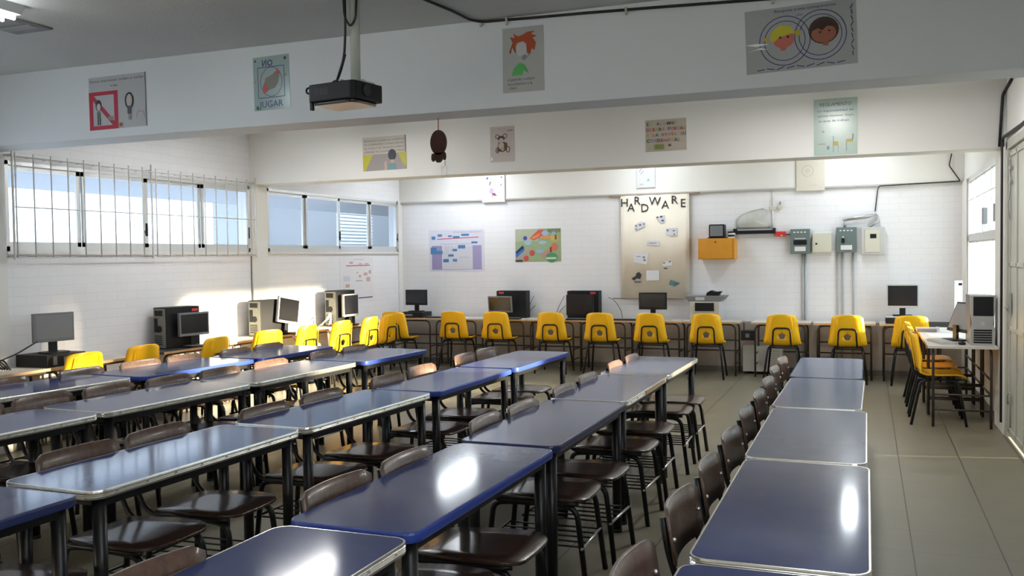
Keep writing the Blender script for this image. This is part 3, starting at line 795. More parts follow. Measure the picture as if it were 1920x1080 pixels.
tw2 = pcase(.17, .46, .40, M_BPL, red=(.0852, .0862, .34, .42, .355, .385)); tw2.rotation_euler = (0, 0, -PI / 2); tag(tw2, cat='computer tower'); tw2.location = (-4.03, 12.76, ZD); tw2['label'] = 'black tower side-on behind the upright monitor left of the banner'
m3 = monitor(.40, .29, M_BPL, M_SCR, lift=.06); place(m3, (-3.80, 12.52, ZD), 0, 'black flat monitor directly in front of the second tower')
m4 = monitor(.39, .235, M_BPL, M_SCR, lift=.145); place(m4, (-2.77, 12.60, ZD), 0, 'wide black monitor just below the hanging banner')
m5 = monitor(.38, .30, M_LPL, M_SCR, lift=.10); place(m5, (.42, 12.60, ZD + .09), 0, 'monitor with light grey frame at the right end of the back wall')
t = thing('desktop_case', 'flat dark desktop computer under the light framed monitor', 'desktop computer', (.42, 12.60, ZD))
MB().box(-.20, .20, -.17, .17, 0, .075).build('case', M_BPL, t, bevel=.004); MB().box(-.20, .20, -.17, .17, .075, .09).build('lid', M_LPL, t, bevel=.003)
for x, y, l in ((-6.0, 12.50, 'black keyboard and cables right of the corner monitor'), (-4.88, 12.40 + .03, 'black keyboard before the leaning monitor'), (-3.76, 12.43, 'black keyboard before the second tower'), (-3.16, 12.46, 'black keyboard left of the monitor under the banner')):
    keyboard(l, (x, y, ZD), random.uniform(-.05, .05))
# printer
t = thing('printer', 'grey multifunction printer with dark flatbed lid', 'printer', (-2.03, 12.62, ZD))
p = MB(); p.box(-.20, .20, -.20, .20, 0, .27); p.build('printer_body', M_LPL, t, bevel=.012)
MB().box(-.125, .125, -.215, -.185, .14, .25).build('paper_slot', M_BPL, t)
p = MB(); p.prism([(-.215, .27), (.215, .27), (.27, .34), (-.27, .34)], -.2, .2, M4=Matrix(((1, 0, 0, 0), (0, 0, 1, 0), (0, 1, 0, 0), (0, 0, 0, 1)))); p.build('scanner_lid', M_GPL, t, bevel=.004)
p = MB(); p.box(-.12, .0, -.205, -.2, .285, .325); p.build('control_panel', M_LPL, t)
MB().disc(-.01, .09, .02, .012, .2, .203, M4=Matrix(((1, 0, 0, 0), (0, 0, -1, 0), (0, 1, 0, 0), (0, 0, 0, 1)))).build('badge', M_GPL, t)
tr = MB(); tr.prism([(.0, .34), (.16, .34), (.20, .40), (.13, .39), (.06, .41), (.01, .38)], -.08, .10, M4=Matrix(((1, 0, 0, 0), (0, 0, 1, 0), (0, 1, 0, 0), (0, 0, 0, 1))))
tag(tr.build('crumpled_bag', M_BPL, loc=(-2.03, 12.62, ZD)), 'small black bag lying on top of the printer', 'bag')
# left wall
m6 = monitor(.37, .25, M_GPL, M_SCRG, lift=.10); place(m6, (-6.60, 6.02, ZL + .105), PI / 2 - .2, 'grey monitor with dusty pale screen, nearest on the left wall')
t = thing('desktop_case', 'flat black desktop computer under the dusty grey monitor', 'desktop computer', (-6.62, 6.0, ZL), PI / 2)
MB().box(-.19, .22, -.17, .19, 0, .105).build('case', M_BPL, t, bevel=.004); MB().box(-.02, .15, -.174, -.17, .03, .08).build('front_panel', M_GPL, t); MB().box(-.13, -.09, -.174, -.17, .02, .09).build('drive_bays', M_GPL, t)
tl = pcase(.18, .44, .42, M_BPL, rear=True, red=(.0902, .0912, .34, .42, .37, .395)); place(tl, (-6.70, 7.42, ZL), -.12 , 'black tower with a red sticker, nearest on the left wall desks')
m7 = monitor(.385, .24, M_GPL, M_SCR, lift=.12); place(m7, (-6.50, 7.69, ZL), PI / 2 - .15, 'small grey framed monitor beside the nearest left wall tower')
keyboard('black keyboard on the dark topped left wall desk', (-6.50, 7.80, ZL), PI / 2 - .1)
tl2 = copy_tree(tl); tl2.location = (-6.66, 8.92, ZL); tl2.rotation_euler = (0, 0, -.05); tl2['label'] = 'tower showing its beige rear panel in the sunlit part of the left wall'
for c in list(tl2.children):
    if c.name.startswith('sticker'): bpy.data.objects.remove(c)
m8 = monitor(.40, .31, M_LPL, M_SCR, lift=.13, tilt=.0); place(m8, (-6.50, 9.31, ZL), PI / 2 - .05, 'leaning silver framed monitor in the sunlit part of the left wall')
m8.rotation_euler = (.0, .16, PI / 2 - .05); m8.rotation_euler.rotate_axis('Y', 0)
keyboard('black keyboard below the leaning silver framed monitor', (-6.53, 9.25, ZL), PI / 2)
tl3 = copy_tree(tl2); tl3.location = (-6.66, 10.55, ZL); tl3.scale = (1, 1, 1.12); tl3['label'] = 'tall tower with cables, in front of the paper poster on the left wall'
m9 = monitor(.38, .30, M_LPL, M_SCR, lift=.12); place(m9, (-6.50, 10.79, ZL), PI / 2 - .0, 'narrow silver framed monitor before the paper poster')
# right wall
t = thing('computer_tower', 'silver workstation tower with black mesh upper front', 'computer tower', (.99, 9.42, ZR))
out = [(-.10, 0), (.10, 0), (.105, .12), (.085, .20), (.10, .30), (.105, .46), (-.105, .46), (-.10, .30), (-.085, .20), (-.105, .12)]
Myz = Matrix(((1, 0, 0, 0), (0, 0, 1, 0), (0, 1, 0, 0), (0, 0, 0, 1)))
MB().box(-.10, .10, .02, .44, 0, .455).build('case', M_GPL, t, bevel=.006)
MB().prism(out, -.02, .02, M4=Myz).build('front_panel', M_SIL, t, bevel=.003)
MB().box(-.078, .088, -.024, -.02, .27, .445).build('mesh_panel', M_BPL, t)
g_ = MB()
for k in range(6): g_.box(-.075, .075, -.024, -.02, .02 + k * .022, .034 + k * .022)
g_.build('grille', M_BPL, t); MB().disc(0, .20, .018, .018, .02, .023, M4=Matrix(((1, 0, 0, 0), (0, 0, -1, 0), (0, 1, 0, 0), (0, 0, 0, 1)))).build('round_badge', M_LPL, t)
m10 = monitor(.40, .30, M_BPL, M_SCRG, lift=.09, tilt=-.38); place(m10, (.79, 9.88, ZR), -PI / 2 + .38, 'black monitor tilted back beside the silver tower')
keyboard('light grey keyboard on the right wall desk', (.66, 9.62, ZR), PI / 2 + .25, M_LPL)
mouse('black mouse beside the light grey keyboard', (.82, 9.42, ZR), .3)
tag(MB().prism([(-.14, -.20), (.15, -.16), (.13, .21), (-.16, .17)], 0, .002).build('paper_sheet', inkm((.85, .86, .83)), loc=(.75, 10.45, ZR)), 'white sheet of paper on the right wall desks', 'paper')
t = thing('desktop_case', 'small dark flat box on the right desks near the far chair', 'electronic box', (.60, 10.92, ZR)); MB().box(-.10, .10, -.09, .09, 0, .035).build('case', M_GPL, t, bevel=.004); MB().box(.10, .13, -.03, .03, 0, .05).build('plug', M_LPL, t)
t = thing('dark_side_board', 'dark low board standing along the desks in the right corner', 'board', (.92, 12.3, 0)); MB().box(-.40 + .18, .20, -.02, .0, .60, .76).box(-.22, -.20, -.02, .0, 0, .6).box(.18, .2, -.02, 0, 0, .6).build('board_panel', pbr('dark_board', (.05, .055, .055), .5), t)
t = thing('white_wall_unit', 'narrow white panel standing beside the right window frame', 'panel', (1.04, 12.40, .80)); MB().box(-.045, .045, -.01, .01, .1, .46).build('panel_plate', inkm((.86, .87, .87)), t, bevel=.004); MB().box(.0, .04, -.014, -.01, .40, .43).build('panel_clip', M_BPL, t); MB().box(-.03, .03, -.03, .03, 0, .1).build('panel_foot', M_LPL, t)

# ------------------------------------------------------------------ cables
def cable(name, pts, r, label, mat=M_CABLE, cat='cable', rad=.05):
    return tag(MB().tube(bend(pts, rad), r, 6).build(name, mat), label, cat)
cable('computer_cable', [(-6.80, 5.50, ZL + .02), (-6.75, 5.55, ZL + .06), (-6.66, 5.70, ZL + .13), (-6.60, 5.85, ZL + .22)], .006, 'black cable rising behind the dusty grey monitor')
cb = MB()
for k in range(5): cb.tube(bend([(-6.78 + .03 * k, 5.40 - .03 * k, ZL + .012), (-6.66, 5.48 + .02 * k, ZL + .05 + .012 * k), (-6.70 + .03 * k, 5.56, ZL + .012)], .04), .008, 6)
tag(cb.build('cable_tangle', M_CABLE), 'tangle of black cables at the left edge of the nearest desk', 'cable')
for x0, l in ((-4.13, 'thin black cables hanging left of the second tower'), (-4.6, 'thin dark cables right of the first tower')):
    c = MB(); c.tube([(x0 - .15, 12.85, ZD + .01), (x0 - .09, 12.84, ZD + .16), (x0 + .0, 12.83, ZD + .32)], .004, 5); c.tube([(x0 - .14, 12.85, ZD + .01), (x0 - .05, 12.84, ZD + .12), (x0 + .02, 12.83, ZD + .18)], .004, 5)
    tag(c.build('computer_cable', M_CABLE), l, 'cable')
c = MB().tube(bend([(-3.47, 12.84, ZD + .30), (-3.38, 12.84, ZD + .26), (-3.28, 12.83, ZD + .12), (-3.26, 12.82, ZD + .004)], .06), .004, 5)
tag(c.build('computer_cable', M_CABLE), 'thin cable arcing right of the second tower', 'cable')
cb = MB()
for k in range(4): cb.tube(bend([(-6.72, 10.35 + .03 * k, ZL + .015), (-6.60, 10.38 + .02 * k, ZL + .10 + .03 * k), (-6.62, 10.50, ZL + .16), (-6.64, 10.46 + .02 * k, ZL + .015)], .04), .006, 6)
tag(cb.build('cable_tangle', pbr('grey_cable', (.45, .44, .42), .5)), 'bundle of pale cables beside the tall tower by the poster', 'cable')
# cable along the near beam
pts = [(-2.36, 5.15, ZC - .010), (-2.34, 5.40, ZC - .012), (-2.29, B1Y - .010, 3.118), (-1.95, B1Y - .010, 3.108), (-1.6, B1Y - .010, 3.10), (-1.11, B1Y - .010, 3.085), (-.64, B1Y - .010, 3.068), (.2, B1Y - .010, 3.04), (XR - .01, B1Y - .010, 3.0)]
t = thing('beam_cable', 'long black cable clipped along the top of the near beam', 'cable')
MB().tube(bend([(-2.52, 4.2, ZC - .010), (-2.42, 4.75, ZC - .010)] + pts, .06), .009, 6).build('cable_run', M_CABLE, t)
for (x, z) in ((-2.30, 3.118), (-2.12, 3.112), (-1.35, 3.092), (-.5, 3.065)): MB().box(x - .006, x + .006, B1Y - .024, B1Y - .0005, z - .03, z + .015).build('cable_clip', M_LPL, t)
cable('wall_cable', [(XR - .012, 8.75, 3.05), (XR - .012, B2Y - .02, 3.02), (XR - .03, B2Y - .012, 2.98), (XR - .055, B2Y - .012, 2.53)], .012, 'black cable dropping down the right end of the far beam', rad=.03)
cable('wall_cable', [(XR - .035, DR[1] + .10, .10), (XR - .035, DR[1] + .10, 2.60), (XR - .012, 8.2, 2.60), (XR - .012, 7.0, 2.60)], .014, 'black conduit running over and down beside the door', rad=.05)
cable('wall_cable', [(1.00, YB - .06, 2.85), (.97, YB - .06, 2.70), (1.06, YB - .06, 2.56), (1.10, YB - .06, 2.50), (.15, YB - .06, 2.475), (.13, YB - .02, 2.42), (.10, YB - .014, 2.15)], .007, 'thin black cable along the moulding of the back wall', rad=.02)

# ------------------------------------------------------------------ things on the back wall
def vplate(mb, x0, x1, z0, z1, y, m=0, d=.004): mb.box(x0, x1, y - d, y, z0, z1, m)
# orange cabinet with a small monitor
t = thing('wall_cabinet', 'small orange wooden box cabinet fixed to the back wall', 'cabinet', (-1.91, YB, 1.55))
MB().box(-.245, .245, -.26, 0, 0, .285).build('cabinet_body', M_OR, t, bevel=.004); MB().box(-.235, .215, -.272, -.26, .01, .275).build('cabinet_door', M_OR, t, bevel=.003)
MB().sphere((-.01, -.275, .235), .010).build('keyhole', M_BPL, t)
t = thing('small_television', 'small black monitor standing on the orange wall cabinet', 'monitor', (-1.91, YB - .14, 1.836))
MB().box(-.105, .105, -.10, .08, .012, .19).build('housing', M_BPL, t, bevel=.015); MB().box(-.085, .085, -.104, -.10, .03, .172).build('screen', M_GPL, t); MB().box(-.12, .13, -.11, .10, 0, .012).build('base', M_BPL, t)
t = thing('adapter_stack', 'small white and black adapters stacked right of the television', 'adapter', (-1.73, YB - .12, 1.836))
MB().box(-.04, .045, -.05, .05, 0, .02).box(-.03, .05, -.04, .05, .045, .07).build('white_adapters', inkm((.8, .8, .8)), t, bevel=.003); MB().box(-.035, .04, -.045, .05, .02, .045).box(-.04, .02, -.03, .04, .07, .09).build('black_adapters', M_BPL, t, bevel=.003)
t = thing('black_wall_bar', 'black horizontal bar bracketed on the back wall', 'bar', (-1.42, YB, 1.915))
MB().box(-.27, .27, -.065, -.025, -.026, .022).build('bar', M_BPL, t, bevel=.004)
MB().box(-.29, -.24, -.07, 0, -.03, .05).box(.24, .27, -.06, 0, -.03, .05).build('bracket', M_BPL, t, bevel=.004)
t = thing('red_box', 'small red box at the right end of the black bar', 'box', (-1.085, YB, 1.88)); MB().box(-.066, .066, -.055, 0, -.033, .034).build('red_case', M_RED, t, bevel=.004); MB().box(-.0, .03, -.057, -.055, -.025, -.015).build('label_plate', inkm((.8, .8, .8)), t)
MB_ = MB(); MB_.cyl((.066, -.02, -.005), (.15, -.02, -.01), .006, 6); MB_.build('red_box_wire', M_CABLE, t)
bag = MB(); rnd = random.Random(3)
outl = [(-.25, 0), (-.25, .12), (-.18, .19), (-.05, .24), (.10, .27), (.16, .24), (.13, .12), (.20, .03), (.2, 0)]
N = len(outl); vs = [(-.03, -.075, .10)]; 
for sc in (.5, .8, 1.0):
    for (x, z) in outl: vs.append((-.03 + (x + .03) * sc, -.07 * (1.15 - sc) - .006 + rnd.uniform(-.008, .008) * (sc < 1), .10 + (z - .10) * sc))
fs = [(0, 1 + i, 1 + (i + 1) % N) for i in range(N)]
for k in range(2):
    for i in range(N):
        j = (i + 1) % N; fs.append((1 + k * N + i, 1 + (k + 1) * N + i, 1 + (k + 1) * N + j, 1 + k * N + j))
fs.append(tuple(1 + 2 * N + i for i in range(N)))
bag.add(vs, fs, 0, True)
tag(bag.build('plastic_bag', pbr('pale_plastic_bag', (.50, .50, .46), .35, noise=.2, nscale=12), loc=(-1.42, YB - .002, 1.965)), 'crumpled pale plastic bag resting above the black wall bar', 'bag')
for x, z, l in ((-1.19, 2.235, 'left round cream knob above the bar on the back wall'), (-1.09, 2.245, 'right round cream knob with a hook above the bar')):
    t = thing('round_wall_plate', l, 'plate', (x, YB, z)); MB().cyl((0, -.035, 0), (0, 0, 0), .030, 14).build('knob_disc', M_CREAM, t); 
    if x > -1.1: MB().cyl((0, -.015, .03), (0, -.015, .075), .008, 6).build('hook', M_GPL, t)
tag(MB().cyl((-1.19, YB - .012, 2.265), (-1.19, YB - .012, 2.475), .008, 6).cyl((-1.19, YB - .012, 1.95), (-1.19, YB - .012, 2.20), .010, 6).build('thin_conduit', pbr('painted_conduit', (.68, .67, .64), .5)), 'thin painted conduit above and below the left cream knob', 'conduit')
def breaker(x, z, variant):
    t = thing('breaker_panel', ['grey green electrical panel with a dark window, left of the cream box', 'grey green electrical panel with a small switch, right of the cream box'][variant], 'electrical panel', (x, YB, z), 0, 'grey green electrical panels')
    MB().box(-.125, .125, -.11, 0, -.165, .165).build('panel_case', M_PANEL, t, bevel=.006)
    s = MB()
    for k in range(4): s.box(-.085 + k * .045, -.060 + k * .045, -.114, -.11, .115, .13)
    s.build('indicator_marks', inkm((.7, .7, .68)), t)
    if variant == 0: MB().box(-.085, .085, -.114, -.11, -.045, .02).build('breaker_window', M_BPL, t, bevel=.002); MB().box(-.07, .07, -.113, -.11, .03, .045).build('name_strip', M_LPL, t)
    else: MB().box(-.06, -.02, -.125, -.11, -.04, .02).build('switch_lever', M_BPL, t, bevel=.003); MB().box(-.05, -.03, -.118, -.11, .025, .05).build('switch_tag', M_LPL, t)
    MB().box(-.07, .07, -.113, -.11, -.13, -.07).build('paper_label', [inkm((.72, .68, .68))], t)
    return t
breaker(-.83, 1.775, 0); breaker(-.25, 1.785, 1)
t = thing('cream_junction_box', 'cream metal box between the two grey green panels', 'electrical box', (-.55, YB, 1.75)); MB().box(-.125, .115, -.09, 0, -.13, .13).build('box_case', M_CREAM, t, bevel=.004); MB().box(-.105, .095, -.094, -.09, -.115, .115).build('box_lid', M_CREAM, t); MB().sphere((-.075, -.096, -.01), .013).build('box_lock', M_BPL, t)
t = thing('meter_box', 'light grey electrical box with a small dark window, right end', 'electrical box', (.075, YB, 1.77)); MB().box(-.14, .14, -.10, 0, -.18, .175).build('box_case', M_LPL, t, bevel=.006); MB().box(-.10, .08, -.108, -.10, -.15, .14).build('box_lid', M_CREAM, t, bevel=.002); MB().box(-.035, .04, -.112, -.108, .03, .085).build('box_window', M_BPL, t)
Z0 = 1.62
for x, l, z in ((-.80, 'left conduit below the left electrical panel', 1.61), (-.765, 'right conduit below the left electrical panel', 1.61), (-.36, 'leftmost conduit below the right electrical panel', 1.62), (-.295, 'middle conduit below the right electrical panel', 1.62), (-.165, 'rightmost conduit below the right electrical panel', 1.62)):
    tag(MB().cyl((x, YB - .022, .02), (x, YB - .022, z), .013, 8).build('steel_conduit', M_WIRE), l, 'conduit', 'vertical conduits below the panels')
fc = MB(); fc.tube(bend([(-.27, YB - .05, 1.95), (-.27, YB - .05, 2.05), (.0, YB - .05, 2.07), (.12, YB - .05, 2.12), (.14, YB - .05, 2.02), (.02, YB - .05, 1.945)], .05), .017, 8)
fc.tube(bend([(-.30, YB - .06, 2.05), (-.1, YB - .06, 2.08), (.1, YB - .06, 2.10)], .04), .014, 8)
tag(fc.build('flexible_conduit', pbr('flexible_steel', (.5, .5, .5), .35, .8)), 'silver flexible conduit looping over to the meter box', 'conduit')
# white floor box and black box
t = thing('floor_box', 'white metal box on the floor under the gap in the back desks', 'cabinet', (-1.30, YB - .012, 0)); MB().box(-.27, .25, -.22, 0, .03, .37).build('box_case', inkm((.62, .62, .58)), t, bevel=.006)
s = MB()
for k in range(8): s.box(.0, .22, -.224, -.22, .08 + k * .032, .095 + k * .032)
s.build('louvres', M_LPL, t); MB().box(-.25, -.2, -.2, 0, 0, .03).box(.2, .24, -.2, 0, 0, .03).build('feet', M_BPL, t)
t = thing('power_box', 'black power box hung in the gap left of the desk', 'electrical box', (-1.46, 12.42, .48)); MB().box(-.09, .075, -.05, .05, 0, .13).build('box_case', M_BPL, t, bevel=.006); MB().box(-.03, .02, -.055, -.05, .04, .09).build('socket', M_GPL, t); MB().cyl((-.06, .04, .13), (-.06, .04, .23), .006, 6).build('hanger', M_BPL, t)

# ------------------------------------------------------------------ lettering, posters
def text_geo(txt, size, bold=False):
    cu = bpy.data.curves.new('txt', 'FONT'); cu.body = txt; cu.size = size; cu.align_x = 'CENTER'; cu.resolution_u = 2
    if bold: cu.offset = size * .02
    o = bpy.data.objects.new('txt', cu); COL.objects.link(o); bpy.context.view_layer.update()
    me = bpy.data.meshes.new_from_object(o.evaluated_get(bpy.context.evaluated_depsgraph_get()))
    vs = [(v.co.x, v.co.y) for v in me.vertices]; fs = [tuple(p.vertices) for p in me.polygons]
    bpy.data.objects.remove(o); bpy.data.curves.remove(cu); bpy.data.meshes.remove(me)
    return vs, fs

class Poster:
    """drawn in its own plane: u right, v up; layer by layer on a thin sheet facing -y"""
    def __init__(s, w, h, paper, gloss=.35, curl=0):
        s.w, s.h = w, h; s.mb = MB(); s.mats = [pbr('paper_%02d_%02d_%02d_%d' % (*[int(c * 99) for c in paper], int(gloss * 100)), paper, gloss, noise=.03, nscale=14)]; s.k = 0
        s.mb.box(0, w, -.002, 0, 0, h)
    def mi(s, c):
        m = inkm(c)
        if m not in s.mats: s.mats.append(m)
        return s.mats.index(m)
    def y(s): s.k += 1; return -.002 - .00022 * s.k
    def poly(s, pts, c):
        y = s.y(); s.mb.add([(u * s.w, y, v * s.h) for u, v in pts], [tuple(range(len(pts)))], s.mi(c)); return s
    def rect(s, u0, v0, u1, v1, c): return s.poly([(u0, v0), (u1, v0), (u1, v1), (u0, v1)], c)
    def disc(s, u, v, r, c, ry=None, n=20):
        ry = ry or r; return s.poly([(u + r * math.cos(2 * PI * k / n), v + ry * s.w / s.h * math.sin(2 * PI * k / n)) for k in range(n)], c)
    def line(s, pts, w, c):
        y = s.y()
        for (a, b), (d, e) in zip(pts[:-1], pts[1:]):
            p = Vector((a * s.w, b * s.h)); q = Vector((d * s.w, e * s.h)); t = (q - p)
            if t.length < 1e-6: continue
            nrm = Vector((-t.y, t.x)).normalized() * w * s.w / 2
            s.mb.add([(z.x, y, z.y) for z in (p - nrm, q - nrm, q + nrm, p + nrm)], [(0, 1, 2, 3)], s.mi(c))
        return s
    def ring(s, u, v, r, w, c, ry=None, n=28):
        ry = ry or r; return s.line([(u + r * math.cos(2 * PI * k / n), v + ry * s.w / s.h * math.sin(2 * PI * k / n)) for k in range(n + 1)], w, c)
    def text(s, txt, u, v, size, c, bold=True, width=None):
        vs, fs = text_geo(txt, size * s.h, bold); y = s.y()
        sx = 1
        if width and vs:
            w_ = max(p[0] for p in vs) - min(p[0] for p in vs); sx = width * s.w / w_ if w_ else 1
        s.mb.add([(u * s.w + p[0] * sx, y, v * s.h + p[1]) for p in vs], fs, s.mi(c)); return s
    def put(s, name, label, cat, loc, rz=0, tilt=0, group=None):
        me_o = s.mb_build(name); me_o.location = loc; me_o.rotation_euler = (0, tilt, rz); return tag(me_o, label, cat, group)
    def mb_build(s, name):
        me = bpy.data.meshes.new(name); me.from_pydata(s.mb.v, [], s.mb.f)
        for m in s.mats: me.materials.append(m)
        for i, p in enumerate(me.polygons): p.material_index = s.mb.m[i]
        o = bpy.data.objects.new(name, me); COL.objects.link(o); return o
K = (.02, .02, .025); NAVY = (.03, .04, .16); REDP = (.42, .03, .06); SK = (.50, .28, .20); GREYP = (.25, .25, .27)
PG = 'drawn class rule posters'
y1_ = B1Y - .0008
# 1 red barred frame
p = Poster(.555, .40, (.44, .46, .49))
p.text('Favor mantener orden y cuidar', .5, .90, .065, K, False, .94).text('su lugar', .45, .80, .06, K, False)
for a in ((0, .0, .07, .72), (.44, .0, .51, .72), (0, .65, .51, .72), (0, 0, .51, .075)): p.rect(*a, REDP)
p.line([(.04, .66), (.46, .06)], .06, REDP)
p.disc(.17, .46, .055, (.05, .05, .06), .08).disc(.17, .43, .035, (.55, .5, .48), .05).rect(.14, .22, .20, .34, (.10, .16, .15)).rect(.145, .09, .165, .22, K).rect(.18, .09, .20, .22, K).rect(.33, .16, .43, .24, GREYP)
p.ring(.71, .50, .065, .022, K, .10).disc(.71, .50, .045, (.5, .47, .45), .07).rect(.675, .25, .745, .40, (.09, .09, .12)).rect(.69, .14, .71, .25, GREYP).rect(.72, .14, .735, .25, GREYP).line([(.83, .16), (.85, .28), (.95, .28), (.97, .16)], .012, (.35, .25, .38)).disc(.95, .26, .014, (.5, .4, .1)).rect(.53, .03, .58, .10, (.35, .12, .02))
p.line([(.995, .0), (.995, 1)], .008, K)
p.put('drawn_poster', 'laminated poster with a red barred frame on the near beam', 'poster', (-5.57, y1_, 2.628), 0, -.01, PG)
# 2 NO JUGAR
p = Poster(.30, .375, (.33, .44, .45), .2)
p.text('ИO', .40, .82, .16, NAVY, True).text('JUGAR', .48, .05, .17, NAVY, False, .66)
p.line([(.13, .23), (.13, .80), (.86, .80), (.86, .23), (.13, .23)], .015, NAVY).ring(.5, .52, .30, .014, (.16, .05, .16), .34)
p.poly([(.25, .42), (.35, .60), (.50, .64), (.66, .72), (.74, .66), (.68, .48), (.60, .40), (.38, .36)], (.22, .20, .17)).poly([(.25, .42), (.36, .50), (.40, .36), (.30, .30)], (.55, .10, .09)).poly([(.62, .66), (.66, .74), (.74, .66)], (.6, .08, .05)).disc(.07, .93, .03, (.05, .12, .07)).disc(.9, .93, .04, (.05, .12, .07)).disc(.1, .05, .045, (.04, .12, .08)).disc(.05, .54, .03, (.35, .33, .05)).disc(.9, .62, .03, (.35, .33, .05))
p.put('drawn_poster', 'teal laminated poster reading no jugar on the near beam', 'poster', (-4.05, y1_, 2.672), 0, -.02, PG)
# 3 orange hair
p = Poster(.275, .405, (.46, .47, .46), .25)
HR = (.42, .075, .02)
p.poly([(.30, .62), (.22, .72), (.16, .62), (.20, .60), (.26, .76), (.18, .86), (.30, .84), (.27, .91), (.38, .86), (.50, .88), (.62, .92), (.80, .92), (.70, .88), (.84, .84), (.74, .82), (.82, .74), (.78, .62), (.72, .66), (.66, .56), (.60, .60), (.58, .74), (.50, .78), (.36, .76), (.32, .70), (.34, .60)], HR)
p.poly([(.33, .64), (.36, .74), (.50, .77), (.58, .72), (.58, .60), (.50, .55), (.38, .56)], (.52, .53, .55)).disc(.53, .53, .06, GREYP).line([(.58, .52), (.70, .60)], .02, GREYP).poly([(.22, .26), (.28, .38), (.42, .45), (.54, .42), (.64, .28), (.52, .33), (.48, .26)], (.10, .46, .12))
p.text('al guardar cuidado', .45, .18, .06, NAVY, False, .66).text('escuchamos a la', .42, .11, .06, NAVY, False, .6).text('clase', .24, .05, .06, NAVY, False)
p.put('drawn_poster', 'poster of a child with spiky orange hair on the near beam', 'poster', (-2.155, y1_, 2.655), 0, 0, PG)
# 4 two heads
p = Poster(.60, .36, (.40, .43, .45), .15)
p.ring(.36, .47, .23, .008, NAVY).ring(.36, .47, .185, .007, NAVY).ring(.68, .50, .23, .008, NAVY).ring(.68, .50, .19, .007, NAVY)
p.disc(.35, .50, .10, (.55, .16, .12), .085).poly([(.22, .50), (.24, .62), (.32, .72), (.42, .68), (.45, .58), (.38, .56), (.30, .52), (.26, .46)], (.55, .52, .03)).disc(.48, .57, .028, (.5, .42, .03)).disc(.19, .52, .02, (.5, .42, .03)).rect(.32, .32, .37, .40, (.55, .14, .10)).line([(.31, .52), (.33, .53)], .02, K).line([(.38, .53), (.40, .52)], .02, K)
p.disc(.71, .56, .135, (.05, .025, .02), .125).disc(.71, .51, .11, (.34, .12, .07), .085).poly([(.60, .56), (.66, .70), (.76, .72), (.82, .60), (.74, .62), (.70, .56), (.66, .60)], (.04, .02, .015)).rect(.70, .32, .75, .40, (.30, .12, .08)).line([(.67, .53), (.69, .54)], .016, K).line([(.75, .55), (.77, .54)], .016, K)
p.text('Respeta a tus companeros', .55, .92, .06, NAVY, False, .55).text('clase', .5, .83, .05, NAVY, False)
for k in range(9): p.line([(.96 + .012 * math.sin(k * 2.2), .12 + k * .09), (.96 - .012 * math.sin(k * 2.2), .19 + k * .09)], .008, NAVY)
for k in range(9): p.line([(.1 + k * .09, .04 + .02 * math.sin(k * 2)), (.17 + k * .09, .05 - .02 * math.sin(k * 2))], .008, NAVY)
p.poly([(.0, .46), (.10, .42), (.22, .44), (.10, .47)], (.85, .87, .9)).poly([(.01, .34), (.14, .40), (.2, .36), (.1, .37)], (.8, .82, .86))
p.put('drawn_poster', 'wide laminated poster with two round head drawings on the near beam', 'poster', (-.645, y1_, 2.645), 0, -.03, PG)
# far beam
y2_ = B2Y - .0008
p = Poster(.55, .375, (.54, .50, .45), .5)
for k, s_ in enumerate(('ESTIMADO ALUMNO EL ORDEN ES', 'TU COMPROMISO CUANDO ENTRES', 'AL AULA Y AL SALIR RECUERDA', 'LIMPIAR TU LUGAR Y TU MESA')): p.text(s_, .5, .87 - .11 * k, .065, (.08, .07, .07), False, .92)
p.rect(0, 0, 1, .48, (.33, .29, .28)).poly([(0, .0), (.0, .48), (.24, .48), (.05, .0)], (.50, .46, .04)).poly([(1, .1), (1, .50), (.80, .50), (.95, .10)], (.50, .46, .04)).disc(.68, .44, .095, (.035, .035, .045), .115).poly([(.57, 0), (.58, .16), (.66, .22), (.76, .16), (.78, 0)], (.16, .30, .32)).rect(.64, .20, .72, .30, (.50, .36, .30)).poly([(.50, .0), (.50, .25), (.54, .28), (.56, .02)], (.55, .38, .30)).line([(.985, .5), (.985, 1)], .02, (.25, .13, .08))
p.put('drawn_poster', 'poster of a dark haired figure on a grey road, far beam', 'poster', (-5.31, y2_, 2.605), 0, -.015, PG)
p = Poster(.275, .375, (.52, .46, .43), .3)
BR = (.10, .03, .02)
p.ring(.30, .72, .075, .03, BR).ring(.62, .73, .075, .03, BR).disc(.46, .66, .15, BR, .11).disc(.46, .58, .11, (.42, .42, .38), .13).poly([(.28, .30), (.34, .56), (.60, .56), (.72, .52), (.70, .34), (.55, .28)], BR).disc(.46, .46, .12, (.42, .42, .38), .14).disc(.52, .36, .07, (.40, .36, .12)).ring(.30, .33, .06, .035, BR, .10).ring(.74, .35, .07, .035, BR, .11).text('ORDEN', .82, .86, .05, (.4, .08, .08)).text('cuidar el aula', .48, .92, .045, (.3, .3, .34), False).disc(.06, .09, .04, (.8, .8, .82), .07)
p.put('drawn_poster', 'poster with a brown bear drawing on the far beam', 'poster', (-3.755, y2_, 2.63), 0, 0, PG)
p = Poster(.41, .315, (.46, .41, .34), .6)
cols = [(.04, .05, .05), (.42, .40, .12), (.50, .14, .10), (.05, .06, .06), (.20, .36, .34), (.40, .26, .38), (.09, .05, .07)]
def cl(word, u0, v, step, pal, size=.17):
    for i, ch in enumerate(word):
        if ch != ' ': p.text(ch, u0 + step * i, v, size, pal[i % len(pal)])
pal2 = [(.40, .08, .14), (.42, .22, .33), (.50, .10, .05), (.48, .38, .06), (.09, .09, .22), (.48, .22, .14), (.08, .22, .20), (.10, .14, .36), (.50, .10, .10)]
